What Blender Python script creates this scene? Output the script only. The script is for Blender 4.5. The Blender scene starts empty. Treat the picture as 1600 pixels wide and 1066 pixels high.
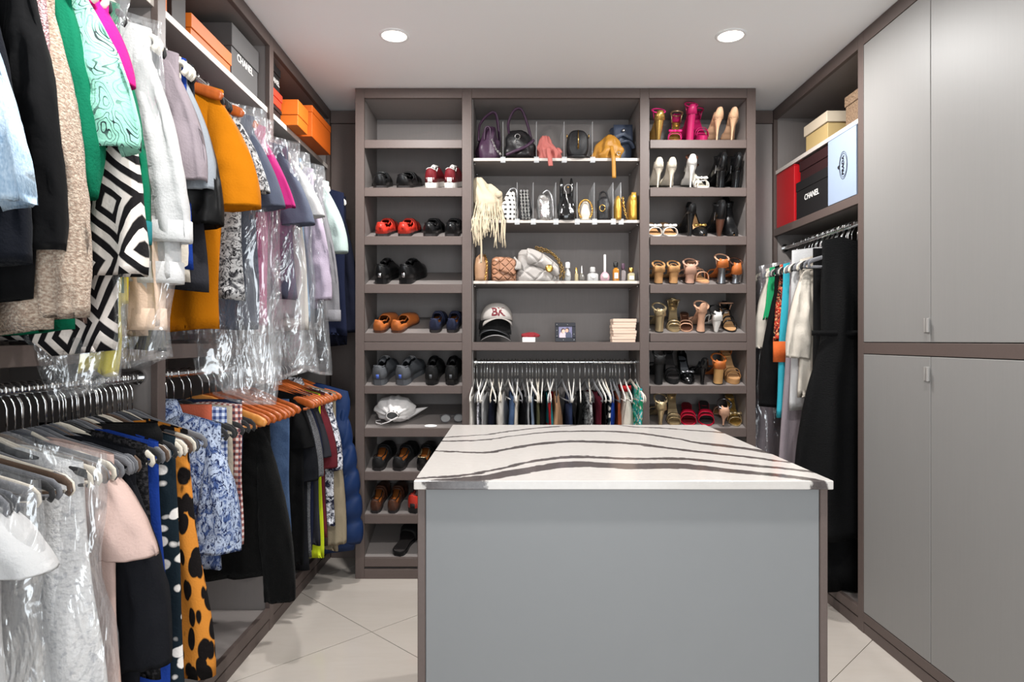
import bpy, bmesh, math, random
from mathutils import Vector, Matrix
from math import sin, cos, pi, sqrt, atan2, radians as R

SC = bpy.context.scene
COL = SC.collection
# ---------------------------------------------------------------- camera
F = 1034.0            # focal length in pixels of the 1600 px wide frame
CX, CY, EYE = 799.0, 532.0, 1.215
cam = bpy.data.cameras.new('camera'); camo = bpy.data.objects.new('camera', cam); COL.objects.link(camo)
cam.sensor_width = 36; cam.lens = 36 * F / 1600
cam.shift_x = (800 - CX) / 1600; cam.shift_y = -(533 - CY) / 1600
cam.clip_start = .05
camo.location = (0, 0, EYE); camo.rotation_euler = (pi / 2, 0, 0)
SC.camera = camo
# ---------------------------------------------------------------- light and exposure
SC.view_settings.view_transform = 'Standard'; SC.view_settings.look = 'None'
SC.view_settings.gamma = 1; SC.view_settings.use_curve_mapping = False
SC.view_settings.exposure = 0.46
w = bpy.data.worlds.new('world'); SC.world = w; w.use_nodes = True
w.node_tree.nodes['Background'].inputs[0].default_value = (.85, .93, 1, 1)
w.node_tree.nodes['Background'].inputs[1].default_value = 0.0
LAMP_W = 17.0          # every recessed downlight
DOOR_W = 44.0          # daylight from the doorway behind the camera
ROOM = dict(x0=-1.46, x1=2.06, y0=-1.3, y1=3.725, h=2.502)
# the two recessed downlights the photograph shows, and the next pair of the same ceiling row just above the picture
LIGHTS = [(-.494, 2.79, ''), (.925, 2.79, ''), (-.494, 1.15, '_left_offscreen'), (.925, 1.15, '_right_offscreen')]
for x, y, sfx in LIGHTS:
    l = bpy.data.lights.new('downlight_lamp' + sfx, 'AREA'); l.shape = 'DISK'; l.size = .1; l.energy = LAMP_W; l.color = (1, .99, .972)
    o = bpy.data.objects.new('downlight_lamp' + sfx, l); COL.objects.link(o); o.location = (x, y, ROOM['h'] - .012)
# daylight entering through the open doorway behind the camera, flush in the opening
l = bpy.data.lights.new('doorway_daylight_offscreen', 'AREA'); l.shape = 'RECTANGLE'; l.size = 1.5; l.size_y = 2.1; l.energy = DOOR_W; l.color = (.88, .95, 1)
o = bpy.data.objects.new('doorway_daylight_offscreen', l); COL.objects.link(o); o.location = (.3, ROOM['y0'] - .05, 1.09); o.rotation_euler = (pi / 2, 0, 0)

# ---------------------------------------------------------------- helpers
def lin(c):
    return tuple((v / 255 / 12.92 if v / 255 <= .04045 else ((v / 255 + .055) / 1.055) ** 2.4) for v in c) + (1,)
def Nd(nt, typ, ins=None, **props):
    n = nt.nodes.new('ShaderNode' + typ)
    for k, v in props.items(): setattr(n, k, v)
    for k, v in (ins or {}).items():
        s = n.inputs[k]
        if isinstance(v, bpy.types.NodeSocket): nt.links.new(v, s)
        else: s.default_value = v
    return n
def Mth(nt, op, a, b=0.0, c=None):
    d = {0: a, 1: b}
    if c is not None: d[2] = c
    return Nd(nt, 'Math', d, operation=op).outputs[0]
def Mixc(nt, f, a, b):
    n = nt.nodes.new('ShaderNodeMix'); n.data_type = 'RGBA'
    for k, v in ((0, f), (6, a), (7, b)):
        if isinstance(v, bpy.types.NodeSocket): nt.links.new(v, n.inputs[k])
        else: n.inputs[k].default_value = v
    return n.outputs[2]
def Coord(nt, scale=(1, 1, 1), rot=(0, 0, 0), loc=(0, 0, 0)):
    tc = Nd(nt, 'TexCoord')
    return Nd(nt, 'Mapping', {0: tc.outputs['Object'], 'Scale': scale, 'Rotation': rot, 'Location': loc}).outputs[0]
def Noise(nt, v, scale, detail=3, rough=.5, dist=0):
    return Nd(nt, 'TexNoise', {'Vector': v, 'Scale': scale, 'Detail': detail, 'Roughness': rough, 'Distortion': dist}).outputs['Fac']
MATS = {}
def mat(name, col=(128, 128, 128), rough=.5, metal=0., bump=None, pat=None, sheen=0., var=.0, trans=0., alpha=1., emit=None, coat=0., ior=1.45, spec=.5, relief=None):
    """One principled procedural material; pat(nt) returns a colour socket, bump=(scale,strength)."""
    if name in MATS: return MATS[name]
    m = bpy.data.materials.new(name); m.use_nodes = True; nt = m.node_tree
    b = nt.nodes['Principled BSDF']
    b.inputs['Roughness'].default_value = rough; b.inputs['Metallic'].default_value = metal
    b.inputs['IOR'].default_value = ior
    c = lin(col); b.inputs['Base Color'].default_value = c
    if pat: nt.links.new(pat(nt), b.inputs['Base Color'])
    elif var:
        f = Noise(nt, Coord(nt), 9, 4)
        dk = tuple(x * (1 - var) for x in c[:3]) + (1,); lt = tuple(min(1, x * (1 + var)) for x in c[:3]) + (1,)
        nt.links.new(Mixc(nt, f, dk, lt), b.inputs['Base Color'])
    if sheen: b.inputs['Sheen Weight'].default_value = sheen; b.inputs['Sheen Roughness'].default_value = .4
    if trans: b.inputs['Transmission Weight'].default_value = trans
    if coat: b.inputs['Coat Weight'].default_value = coat
    b.inputs['Alpha'].default_value = alpha
    b.inputs['Specular IOR Level'].default_value = spec
    if bump:
        n = Nd(nt, 'TexNoise', {'Vector': Coord(nt, bump[2] if len(bump) > 2 else (1, 1, 1)), 'Scale': bump[0], 'Detail': 3})
        bm = Nd(nt, 'Bump', {'Height': n.outputs['Fac'], 'Strength': bump[1], 'Distance': .004})
        nt.links.new(bm.outputs[0], b.inputs['Normal'])
    if relief:   # seams pressed into the surface: relief(nt) returns a height socket
        bm = Nd(nt, 'Bump', {'Height': relief(nt), 'Strength': 1., 'Distance': .006}); nt.links.new(bm.outputs[0], b.inputs['Normal'])
    if emit:
        b.inputs['Emission Color'].default_value = lin(emit[:3]); b.inputs['Emission Strength'].default_value = emit[3]
    MATS[name] = m
    return m

class MB:
    """collects shapes into one mesh"""
    def __init__(s): s.v = []; s.f = []
    def add(s, v, f, M=None):
        o = len(s.v)
        s.v += [tuple(M @ Vector(p)) for p in v] if M is not None else [tuple(p) for p in v]
        s.f += [tuple(i + o for i in q) for q in f]
        return s
    def box(s, x0, x1, y0, y1, z0, z1, b=0.0, M=None):
        if x0 > x1: x0, x1 = x1, x0
        if y0 > y1: y0, y1 = y1, y0
        b = min(b, (x1 - x0) * .45, (y1 - y0) * .45, (z1 - z0) * .45)
        if b <= 0:
            v = [(x, y, z) for z in (z0, z1) for y in (y0, y1) for x in (x0, x1)]
            return s.add(v, [(0, 2, 3, 1), (4, 5, 7, 6), (0, 1, 5, 4), (2, 6, 7, 3), (0, 4, 6, 2), (1, 3, 7, 5)], M)
        v = []; idx = {}
        for ix, X in ((0, x0), (1, x1)):
            for iy, Y in ((0, y0), (1, y1)):
                for iz, Z in ((0, z0), (1, z1)):
                    dx, dy, dz = (b if ix == 0 else -b), (b if iy == 0 else -b), (b if iz == 0 else -b)
                    idx[ix, iy, iz] = len(v)
                    v += [(X, Y + dy, Z + dz), (X + dx, Y, Z + dz), (X + dx, Y + dy, Z)]
        f = []
        def q(a, k):
            return [idx[p] + k for p in a]
        for k, ax in ((0, 0), (1, 1), (2, 2)):
            for e in (0, 1):
                r = [p for p in ((0, 0), (1, 0), (1, 1), (0, 1))]
                ps = [tuple(e if j == ax else p[0 if j == (ax + 1) % 3 else 1] for j in range(3)) for p in r]
                fa = q(ps, k); f.append(tuple(fa if e == 1 else fa[::-1]))
        for ax in range(3):
            a1, a2 = (ax + 1) % 3, (ax + 2) % 3
            for e1 in (0, 1):
                for e2 in (0, 1):
                    p = [0, 0, 0]; p[a1] = e1; p[a2] = e2
                    p0 = list(p); p0[ax] = 0; p1 = list(p); p1[ax] = 1
                    fa = (idx[tuple(p0)] + a1, idx[tuple(p1)] + a1, idx[tuple(p1)] + a2, idx[tuple(p0)] + a2)
                    f.append(fa if (e1 == e2) else fa[::-1])
        for p, i in idx.items():
            f.append((i, i + 1, i + 2) if sum(p) % 2 else (i, i + 2, i + 1))
        return s.add(v, f, M)
    def rings(s, rs, cap0=False, cap1=False, closed=True, M=None):
        n = len(rs[0]); v = [p for r in rs for p in r]; f = []
        m = n if closed else n - 1
        for k in range(len(rs) - 1):
            for i in range(m):
                a = k * n + i; b = k * n + (i + 1) % n
                f.append((a, b, b + n, a + n))
        if cap0: f.append(tuple(range(n))[::-1])
        if cap1: f.append(tuple((len(rs) - 1) * n + i for i in range(n)))
        return s.add(v, f, M)
    def tube(s, pts, r, n=8, cap=True, M=None, flat=1.0, up=(0, 0, 1)):
        """round tube along pts; r number or list; flat scales the section along the second axis"""
        P = [Vector(p) for p in pts]; rs = []
        rr = r if isinstance(r, (list, tuple)) else [r] * len(P)
        N0 = None
        for i, p in enumerate(P):
            t = (P[min(i + 1, len(P) - 1)] - P[max(i - 1, 0)])
            t = t.normalized() if t.length > 1e-9 else Vector((0, 0, 1))
            if N0 is None:
                u = Vector(up)
                if abs(u.dot(t)) > .95: u = Vector((1, 0, 0)) if abs(t.x) < .9 else Vector((0, 1, 0))
                N0 = (u - t * u.dot(t)).normalized()
            else:
                N0 = (N0 - t * N0.dot(t)); N0 = N0.normalized() if N0.length > 1e-6 else Vector((1, 0, 0))
            B = t.cross(N0)
            rs.append([p + (N0 * cos(2 * pi * j / n) + B * flat * sin(2 * pi * j / n)) * rr[i] for j in range(n)])
        return s.rings(rs, cap, cap, M=M)
    def lathe(s, prof, n=16, M=None, cap0=True, cap1=True):
        return s.rings([[(r * cos(2 * pi * j / n), r * sin(2 * pi * j / n), z) for j in range(n)] for r, z in prof], cap0, cap1, M=M)
    def prism(s, outline, z0, z1, M=None):
        n = len(outline)
        return s.rings([[(x, y, z0) for x, y in outline], [(x, y, z1) for x, y in outline]], True, True, M=M)

def obj(name, mb, material, parent=None, smooth=True, loc=None, rot=None, mods=None):
    me = bpy.data.meshes.new(name)
    if isinstance(mb, MB): me.from_pydata(mb.v, [], mb.f)
    else: me = mb
    if isinstance(mb, MB):
        if smooth:
            me.polygons.foreach_set('use_smooth', [True] * len(me.polygons))
        me.update()
        if smooth is not True and smooth:
            me.set_sharp_from_angle(angle=R(smooth))
    if material and not me.materials: me.materials.append(material)
    o = bpy.data.objects.new(name, me); COL.objects.link(o)
    if parent is not None: o.parent = parent
    if loc is not None: o.location = loc
    if rot is not None: o.rotation_euler = rot
    for k in (mods or ()):
        if k[0] == 'solid':
            md = o.modifiers.new('thickness', 'SOLIDIFY'); md.thickness = k[1]; md.offset = 0
        elif k[0] == 'sub':
            md = o.modifiers.new('smooth', 'SUBSURF'); md.levels = k[1]; md.render_levels = k[1]
    return o
def tag(o, label, cat, group=None):
    o['label'] = label; o['category'] = cat
    if group: o['group'] = group
    return o
def thing(name, label, cat, loc=(0, 0, 0), rot=(0, 0, 0), group=None):
    o = bpy.data.objects.new(name, None); COL.objects.link(o); o.empty_display_size = .05
    o.location = loc; o.rotation_euler = rot
    return tag(o, label, cat, group)
def struct(o):
    o['kind'] = 'structure'; return o
def dup(root, loc, rot, label=None, group=None, scale=None):
    r = root.copy(); COL.objects.link(r); r.location = loc; r.rotation_euler = rot
    if label: r['label'] = label
    if group: r['group'] = group
    if scale: r.scale = scale
    for ch in root.children:
        c = ch.copy(); COL.objects.link(c); c.parent = r
        for g in ch.children:
            d = g.copy(); COL.objects.link(d); d.parent = c
    return r
def wx(px, Y): return (px - CX) * Y / F          # world x of an image column at depth Y
def wz(py, Y): return EYE + (CY - py) * Y / F    # world z of an image row at depth Y
def arc(c, r, a0, a1, n, plane='xz', ry=None):
    out = []
    for i in range(n + 1):
        a = R(a0 + (a1 - a0) * i / n); u, v = r * cos(a), (ry or r) * sin(a)
        out.append((c[0] + u, c[1], c[2] + v) if plane == 'xz' else (c[0] + u, c[1] + v, c[2]) if plane == 'xy' else (c[0], c[1] + u, c[2] + v))
    return out
def text_mesh(s, size, depth=.0006, spacing=1.0, bold=0.0):
    cu = bpy.data.curves.new('lettering', 'FONT'); cu.body = s; cu.size = size; cu.extrude = depth; cu.align_x = 'CENTER'; cu.align_y = 'CENTER'
    cu.space_character = spacing; cu.offset = bold; cu.resolution_u = 3
    o = bpy.data.objects.new('lettering', cu); COL.objects.link(o)
    bpy.context.view_layer.update()
    me = bpy.data.meshes.new_from_object(o.evaluated_get(bpy.context.evaluated_depsgraph_get()))
    bpy.data.objects.remove(o); bpy.data.curves.remove(cu)
    return me

# ---------------------------------------------------------------- materials of the room
def wood_pat(c1, c2, sc=(2, 2, 30), s=6):
    def p(nt):
        f = Noise(nt, Coord(nt, sc), s, 4, .6, .6)
        return Mixc(nt, f, lin(c1), lin(c2))
    return p
M_FRAME = mat('taupe_laminate', (106, 92, 88), .5, pat=wood_pat((86, 74, 70), (98, 85, 80), (3, 3, 3), 40))
M_CARC = mat('grey_melamine', (138, 134, 130), .5, pat=wood_pat((129, 122, 119), (138, 131, 128), (20, 20, 1.5), 5))
M_EDGE = mat('pale_edge_band', (205, 196, 188), .5, var=.03)
M_DOOR = mat('satin_grey_door', (162, 159, 156), .5, pat=wood_pat((133, 131, 129), (138, 136, 134), (30, 30, 1), 4), bump=(60, .03))
M_ISL = mat('island_grey_panel', (124, 125, 126), .45, var=.015)
M_WALL = mat('painted_wall', (205, 203, 200), .8, bump=(120, .05))
M_CEIL = mat('ceiling_paint', (246, 246, 246), .8, bump=(150, .03))
M_CHROME = mat('chrome', (215, 215, 215), .16, 1)
M_PULL = mat('satin_pull', (168, 165, 162), .4, .2)
M_STEEL = mat('brushed_steel', (170, 168, 166), .32, 1)
M_GOLD = mat('gold_metal', (214, 170, 92), .24, 1)
M_BLACKMETAL = mat('black_metal', (30, 30, 32), .35, .7)

def tile_pat(nt):
    v = Coord(nt, (1, 3, 1), (0, 0, R(40)))
    f = Noise(nt, v, 1.6, 5, .6, .8)
    f2 = Noise(nt, Coord(nt, (1, 6, 1), (0, 0, R(52))), 4, 4, .6, 1.5)
    c = Mixc(nt, f, lin((190, 181, 171)), lin((202, 194, 186)))
    return Mixc(nt, Mth(nt, 'MULTIPLY', Mth(nt, 'POWER', f2, 3), .6), c, lin((184, 170, 158)))
M_TILE = mat('polished_cream_tile', (230, 222, 215), .13, pat=tile_pat)
M_GROUT = mat('tile_grout', (140, 130, 122), .9)

# ---------------------------------------------------------------- the room shell
X0, X1, Y0, Y1, H = ROOM['x0'], ROOM['x1'], ROOM['y0'], ROOM['y1'], ROOM['h']
def shell(name, *b, m=M_WALL):
    return struct(obj(name, MB().box(*b), m, smooth=False))
fl = shell('floor', X0 - .1, X1 + .1, Y0 - .1, Y1 + .1, -.12, -.006, m=M_GROUT)
# diagonal 75 cm floor tiles, joints at 45 degrees, each one a piece of the floor
TS = .75; G = .0016
import itertools
def clip_poly(poly, xa, xb, ya, yb):
    for ax, lim, sg in ((0, xa, 1), (0, xb, -1), (1, ya, 1), (1, yb, -1)):
        out = []
        for i, p in enumerate(poly):
            q = poly[(i + 1) % len(poly)]
            dp, dq = sg * (p[ax] - lim), sg * (q[ax] - lim)
            if dp >= 0: out.append(p)
            if dp * dq < 0:
                t = dp / (dp - dq); out.append((p[0] + (q[0] - p[0]) * t, p[1] + (q[1] - p[1]) * t))
        poly = out
        if len(poly) < 3: return []
    return poly
s2 = sqrt(.5); dU = TS / s2
for i, j in itertools.product(range(-6, 7), range(-6, 7)):
    u0, v0 = 2.175 + i * dU, 3.34 + j * dU       # u = x+y, v = y-x
    g = G / s2
    pts = [((u - v) / 2, (u + v) / 2) for u, v in ((u0 + g, v0 + g), (u0 + dU - g, v0 + g), (u0 + dU - g, v0 + dU - g), (u0 + g, v0 + dU - g))]
    pts = clip_poly(pts[::-1], X0, X1, Y0, Y1)
    if len(pts) < 3: continue
    ar = sum(pts[k][0] * pts[(k + 1) % len(pts)][1] - pts[(k + 1) % len(pts)][0] * pts[k][1] for k in range(len(pts)))
    if abs(ar) < .002: continue
    if ar < 0: pts = pts[::-1]
    obj('floor_tile', MB().prism(pts, -.006, 0), M_TILE, fl, smooth=False)
shell('ceiling', X0 - .1, X1 + .1, Y0 - .1, Y1 + .1, H, H + .1, m=M_CEIL)
shell('wall_left', X0 - .1, X0, Y0, Y1, 0, H)
shell('wall_right', X1, X1 + .1, Y0, Y1, 0, H)
shell('wall_far', X0 - .1, X1 + .1, Y1, Y1 + .1, 0, H)
wb = MB().box(X0 - .1, -.47, Y0 - .1, Y0, 0, H).box(1.07, X1 + .1, Y0 - .1, Y0, 0, H).box(-.47, 1.07, Y0 - .1, Y0, 2.17, H)
struct(obj('wall_behind_camera', wb, M_WALL, smooth=False))
tr = MB().box(-.54, -.47, Y0, Y0 + .015, 0, 2.24).box(1.07, 1.14, Y0, Y0 + .015, 0, 2.24).box(-.47, 1.07, Y0, Y0 + .015, 2.17, 2.24)
struct(obj('trim_1', tr, M_CEIL, smooth=False))

# ---------------------------------------------------------------- recessed downlights
M_LENS = mat('lit_lens', (255, 252, 245), .4, emit=(255, 247, 235, 14))
M_TRIMW = mat('white_trim_ring', (238, 238, 238), .4)
for x, y, sfx in LIGHTS:
    nm = ('white recessed ceiling downlight between the hanging clothes and the shoe cabinet' if x < 0 else 'white recessed ceiling downlight between the tall grey cupboard and the heel cabinet') if not sfx else \
         ('white recessed ceiling downlight above the aisle beside the beige cardigan' if x < 0 else 'white recessed ceiling downlight above the aisle beside the cupboard doors')
    t = thing('recessed_downlight' + ('_offscreen' if sfx else ''), nm, 'ceiling light', (x, y, H), group='recessed downlights')
    obj('trim_ring', MB().lathe([(.05, -.001), (.052, -.006), (.062, -.005), (.065, -.0005)], 28, cap0=False, cap1=False), M_TRIMW, t)
    obj('lens', MB().lathe([(.0005, -.0035), (.05, -.0035), (.05, -.0005)], 28, cap0=False, cap1=True), M_LENS, t)
# ---------------------------------------------------------------- built-in wardrobes
XL, XR, YB = -1.01, 1.46, 3.37         # front planes of the three runs
DL, DB, DR = .44, .35, .55             # depths
def side_map(side):
    if side == 'L': return lambda s0, s1, d0, d1, z0, z1: (XL - d1, XL - d0, s0, s1, z0, z1)
    if side == 'R': return lambda s0, s1, d0, d1, z0, z1: (XR + d0, XR + d1, s0, s1, z0, z1)
    return lambda s0, s1, d0, d1, z0, z1: (s0, s1, YB + d0, YB + d1, z0, z1)
def board(unit, side, name, m, s0, s1, d0, d1, z0, z1, b=.0012, parent=None):
    return obj(name, MB().box(*side_map(side)(s0, s1, d0, d1, z0, z1), b), m, parent or unit, smooth=False)
ZR0, ZR1, ZTOP = 1.160, 1.205, 2.447
def rod(unit, p0, p1, r=.0125):
    o = obj('hanging_rod', MB().tube([p0, p1], r, 14), M_CHROME, unit, smooth=50)
    for p, q in ((p0, p1), (p1, p0)):
        d = (Vector(q) - Vector(p)).normalized()
        obj('rod_bracket', MB().tube([p, Vector(p) + d * .012], .021, 14), M_CHROME, o, smooth=50)
    return o
ZROD_U, ZROD_L, XROD_L = 2.10, 1.109, -1.065
def left_unit(sa, sb, label, first_stile, last_stile):
    u = thing('open_wardrobe_unit', label, 'wardrobe', (0, 0, 0))
    ia, ib = (sa + .016 if first_stile else sa + .0284), sb - .016
    board(u, 'L', 'side_panel', M_CARC, sa - .02 if first_stile else sa + .0224, ia, .02, DL, .0, 2.495)
    board(u, 'L', 'side_panel', M_CARC, ib, sb + .022, .02, DL, .0, 2.495)
    board(u, 'L', 'back_panel', M_CARC, ia, ib, DL - .012, DL, .09, 2.45)
    board(u, 'L', 'bottom_panel', M_CARC, ia, ib, .02, DL - .012, .068, .086)
    board(u, 'L', 'top_panel', M_CARC, ia, ib, .02, DL - .012, 2.45, 2.495)
    board(u, 'L', 'middle_panel', M_CARC, ia, ib, .02, DL - .012, 1.172, 1.202)
    s = board(u, 'L', 'shelf', M_CARC, ia, ib, .014, DL - .012, 2.168, 2.19)
    board(u, 'L', 'edge_band', M_EDGE, ia, ib, .011, .014, 2.168, 2.19, .0005, parent=s)
    if first_stile: board(u, 'L', 'stile', M_FRAME, sa - .022, sa + .022, 0, .02, 0, 2.5)
    if last_stile: board(u, 'L', 'stile', M_FRAME, sb - .022, sb + .022, 0, .02, 0, 2.5)
    fa, fb = sa + .0224, sb - .0222
    board(u, 'L', 'top_rail', M_FRAME, fa, fb, 0, .02, ZTOP, 2.5)
    board(u, 'L', 'middle_rail', M_FRAME, fa, fb, 0, .02, ZR0, ZR1)
    board(u, 'L', 'bottom_rail', M_FRAME, fa, fb, 0, .02, .052, .094)
    board(u, 'L', 'plinth', M_FRAME, fa, fb, .002, .02, 0, .045)
    rod(u, (XROD_L, ia, ZROD_U), (XROD_L, ib, ZROD_U)); rod(u, (XROD_L, ia, ZROD_L), (XROD_L, ib, ZROD_L))
    return u
SL = [.16, 1.04, 1.912, 2.79, 3.70]
left_unit(SL[0], SL[1], 'grey open wardrobe bay with taupe frame, empty, at the entrance end of the clothes wall', True, True)
left_unit(SL[1], SL[2], 'grey open wardrobe bay holding the beige knit, denim jacket and white bagged blouses', False, True)
left_unit(SL[2], SL[3], 'grey open wardrobe bay holding the mustard tee and bare wooden hangers', False, True)
left_unit(SL[3], SL[4], 'grey open wardrobe bay next to the corner, holding blue puffer jacket', False, True)

# right run: open hanging bay and tall cupboards
XROD_R, ZROD_R = 1.52, 1.728
u = thing('open_wardrobe_unit', 'grey open hanging bay with boxes above the long black dress', 'wardrobe')
sa, sb = 2.767, 3.70; ia, ib = sa + .016, sb - .016
for p in ((sa + .0005, ia), (ib, sb)): board(u, 'R', 'side_panel', M_CARC, p[0], p[1], .02, DR, 0, 2.495)
board(u, 'R', 'back_panel', M_CARC, ia, ib, DR - .012, DR, .09, 2.45)
board(u, 'R', 'bottom_panel', M_CARC, ia, ib, .02, DR - .012, .068, .086)
board(u, 'R', 'top_panel', M_CARC, ia, ib, .02, DR - .012, 2.45, 2.495)
board(u, 'R', 'middle_panel', M_CARC, ia, ib, .02, DR - .012, 1.802, 1.831)
s = board(u, 'R', 'shelf', M_CARC, ia, ib, .012, DR - .012, 2.136, 2.156)
board(u, 'R', 'edge_band', M_EDGE, ia, ib, .009, .012, 2.136, 2.156, .0005, parent=s)
for c in (sa, sb): board(u, 'R', 'stile', M_FRAME, c - .022, c + .022, 0, .02, 0, 2.5)
fa, fb = sa + .0222, sb - .0222
board(u, 'R', 'top_rail', M_FRAME, fa, fb, 0, .02, ZTOP - .005, 2.5)
board(u, 'R', 'middle_rail', M_FRAME, fa, fb, 0, .02, 1.792, 1.832)
board(u, 'R', 'bottom_rail', M_FRAME, fa, fb, 0, .02, .052, .094)
board(u, 'R', 'plinth', M_FRAME, fa, fb, .002, .02, 0, .045)
rod(u, (XROD_R, ia, ZROD_R), (XROD_R, ib, ZROD_R))
def cupboard(sa, sb, label, last):
    u = thing('tall_cupboard', label, 'cupboard'); ia, ib = sa + .016, sb - .016
    for p in ((sa + .0005, ia), (ib, sb - .0005)): board(u, 'R', 'side_panel', M_CARC, p[0], p[1], .025, DR, 0, 2.495)
    board(u, 'R', 'back_panel', M_CARC, ia, ib, DR - .012, DR, .09, 2.45)
    board(u, 'R', 'stile', M_FRAME, sa - .022, sa + .022, 0, .02, 0, 2.5)
    fa, fb = sa + .0222, sb - .0222
    board(u, 'R', 'top_rail', M_FRAME, fa, fb, 0, .02, ZTOP - .005, 2.5)
    board(u, 'R', 'middle_rail', M_FRAME, fa, fb, 0, .02, ZR0, ZR1)
    board(u, 'R', 'bottom_rail', M_FRAME, fa, fb, 0, .02, .048, .086)
    board(u, 'R', 'plinth', M_FRAME, fa, fb, .002, .02, 0, .043)
    board(u, 'R', 'middle_panel', M_CARC, ia, ib, .025, DR - .012, 1.17, 1.195)
    mid = 2.305 if last else (fa + fb) / 2
    for z0, z1, up in ((.089, ZR0 - .003, False), (ZR1 + .003, ZTOP - .008, True)):
        for a, b, far in ((fa + .0025, mid - .0015, False), (mid + .0015, fb - .0025, True)):
            d = board(u, 'R', 'door', M_DOOR, a, b, .0, .02, z0, z1, .0015)
            if far:
                hz = 1.243 if up else 1.072
                h = MB().box(XR - .014, XR - .0005, a + .002, a + .005, hz, hz + .05, .0006)
                h.box(XR - .0025, XR - .0003, a + .005, a + .034, hz, hz + .05, .0006).box(XR - .014, XR - .011, a - .008, a + .005, hz, hz + .05, .0006)
                obj('pull_handle', h, M_PULL, d, smooth=False)
    return u
cupboard(1.822, 2.767, 'tall cupboard with satin grey doors beside the long black dress', True)
cupboard(.877, 1.822, 'tall grey cupboard at the entrance end, beside another like it', False)

# back wall: two shoe bays around a bag bay
XS = [(-.795, -.7497), (-.251, -.202), (.655, .701), (1.1995, 1.245)]
LIPS = [(218, 231), (293, 306.5), (369, 382.5), (444, 458), (520.5, 534), (603, 615.5), (669.5, 683), (738, 751), (805, 819), (872.5, 886.5)]
def bz(py): return wz(py, YB)
LIPZ = [bz(a) for a, b in LIPS]
TILT = atan2(.10, .32)
back_units = []
for k, (nm, label) in enumerate((('shoe_shelf_unit', 'taupe framed shoe cabinet with slanted shelves of loafers and sneakers'),
                                 ('bag_shelf_unit', 'grey shelved bay with handbags, perfumes and short hanging rail'),
                                 ('shoe_shelf_unit', 'taupe framed shoe cabinet with slanted shelves of high heels and sandals'))):
    u = thing(nm, label, 'shelving'); back_units.append(u)
    a, b = XS[k], XS[k + 1]
    pa, pb = (a[1] + .0002 if k else a[0]), b[1]
    ia, ib = (a[1] + .006 if k else a[1] - .004), b[0] + .004
    board(u, 'B', 'side_panel', M_CARC, pa, ia, .02, DB, 0, 2.495); board(u, 'B', 'side_panel', M_CARC, ib, pb, .02, DB, 0, 2.495)
    board(u, 'B', 'back_panel', M_CARC, ia, ib, DB - .01, DB, .09, 2.45)
    board(u, 'B', 'top_panel', M_CARC, ia, ib, .02, DB - .01, 2.452, 2.495)
    if k == 0: board(u, 'B', 'stile', M_FRAME, a[0], a[1], 0, .02, 0, 2.5)
    board(u, 'B', 'stile', M_FRAME, b[0], b[1], 0, .02, 0, 2.5)
    fa, fb = a[1] + .0002, b[0] - .0002
    board(u, 'B', 'top_rail', M_FRAME, fa, fb, 0, .02, 2.45, 2.5)
    board(u, 'B', 'middle_rail', M_FRAME, fa, fb, 0, .02, bz(547.7), bz(534.8))
    board(u, 'B', 'plinth', M_FRAME, fa, fb, 0, .02, .0, .048)
    board(u, 'B', 'bottom_panel', M_CARC, ia, ib, .02, DB - .01, .03, .05)
    if k != 1:
        for n, (t0, t1) in enumerate(LIPS):
            z0, z1 = bz(t1), bz(t0)
            xa, xb = ia + .001, ib - .001
            mb = MB().box(xa, xb, 0, .318, -.016, 0, .001, Matrix.Translation((0, YB + .023, z1 - .003)) @ Matrix.Rotation(TILT, 4, 'X'))
            sh = obj('slanted_shelf', mb, M_CARC, u, smooth=False)
            board(u, 'B', 'shelf_lip', M_FRAME, max(xa, fa), min(xb, fb), .005, .0225, z0, z1, parent=sh)
    else:
        for t in (245.2, 342.6, 438.4):
            z1 = bz(t); sh = board(u, 'B', 'shelf', M_CARC, ia + .0005, ib - .0005, .026, DB - .01, z1 - .0145, z1)
            board(u, 'B', 'edge_band', M_EDGE, ia + .0005, ib - .0005, .022, .026, z1 - .0145, z1, .0005, parent=sh)
        z1 = bz(535.0); board(u, 'B', 'shelf', M_CARC, ia, ib, .02, DB - .01, z1 - .02, z1)
        for t in (251, 348, 445):
            for xx in (ia + .006, ib - .006):
                for yy in (YB + .05, YB + .27):
                    obj('shelf_pin', MB().tube([(xx - .006, yy, bz(t) - .004), (xx + .006, yy, bz(t) - .004)], .004, 8), M_STEEL, u)
        obj('drawer_front', MB().box(fa + .002, fb - .002, YB, YB + .0195, .055, .33, .0015), M_CARC, u, smooth=False)
    if k == 0:
        board(u, 'B', 'filler_rail', M_FRAME, XL + .003, XS[0][0] - .001, .315, .335, 2.425, 2.495)
        board(u, 'B', 'filler_panel', M_FRAME, XL + .003, XS[0][0] - .001, .325, .345, 0, 2.424)
    if k == 2:
        board(u, 'B', 'filler_rail', M_FRAME, XS[3][1] + .001, XR - .003, .315, .335, 2.425, 2.495)
        board(u, 'B', 'filler_panel', M_CARC, XS[3][1] + .001, XR - .003, .325, .345, 0, 2.424)
XRODB_Y, ZROD_B = 3.485, wz(566, 3.485)
rod(back_units[1], (XS[1][1] + .0065, XRODB_Y, ZROD_B), (XS[2][0] + .003, XRODB_Y, ZROD_B), .011)

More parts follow.
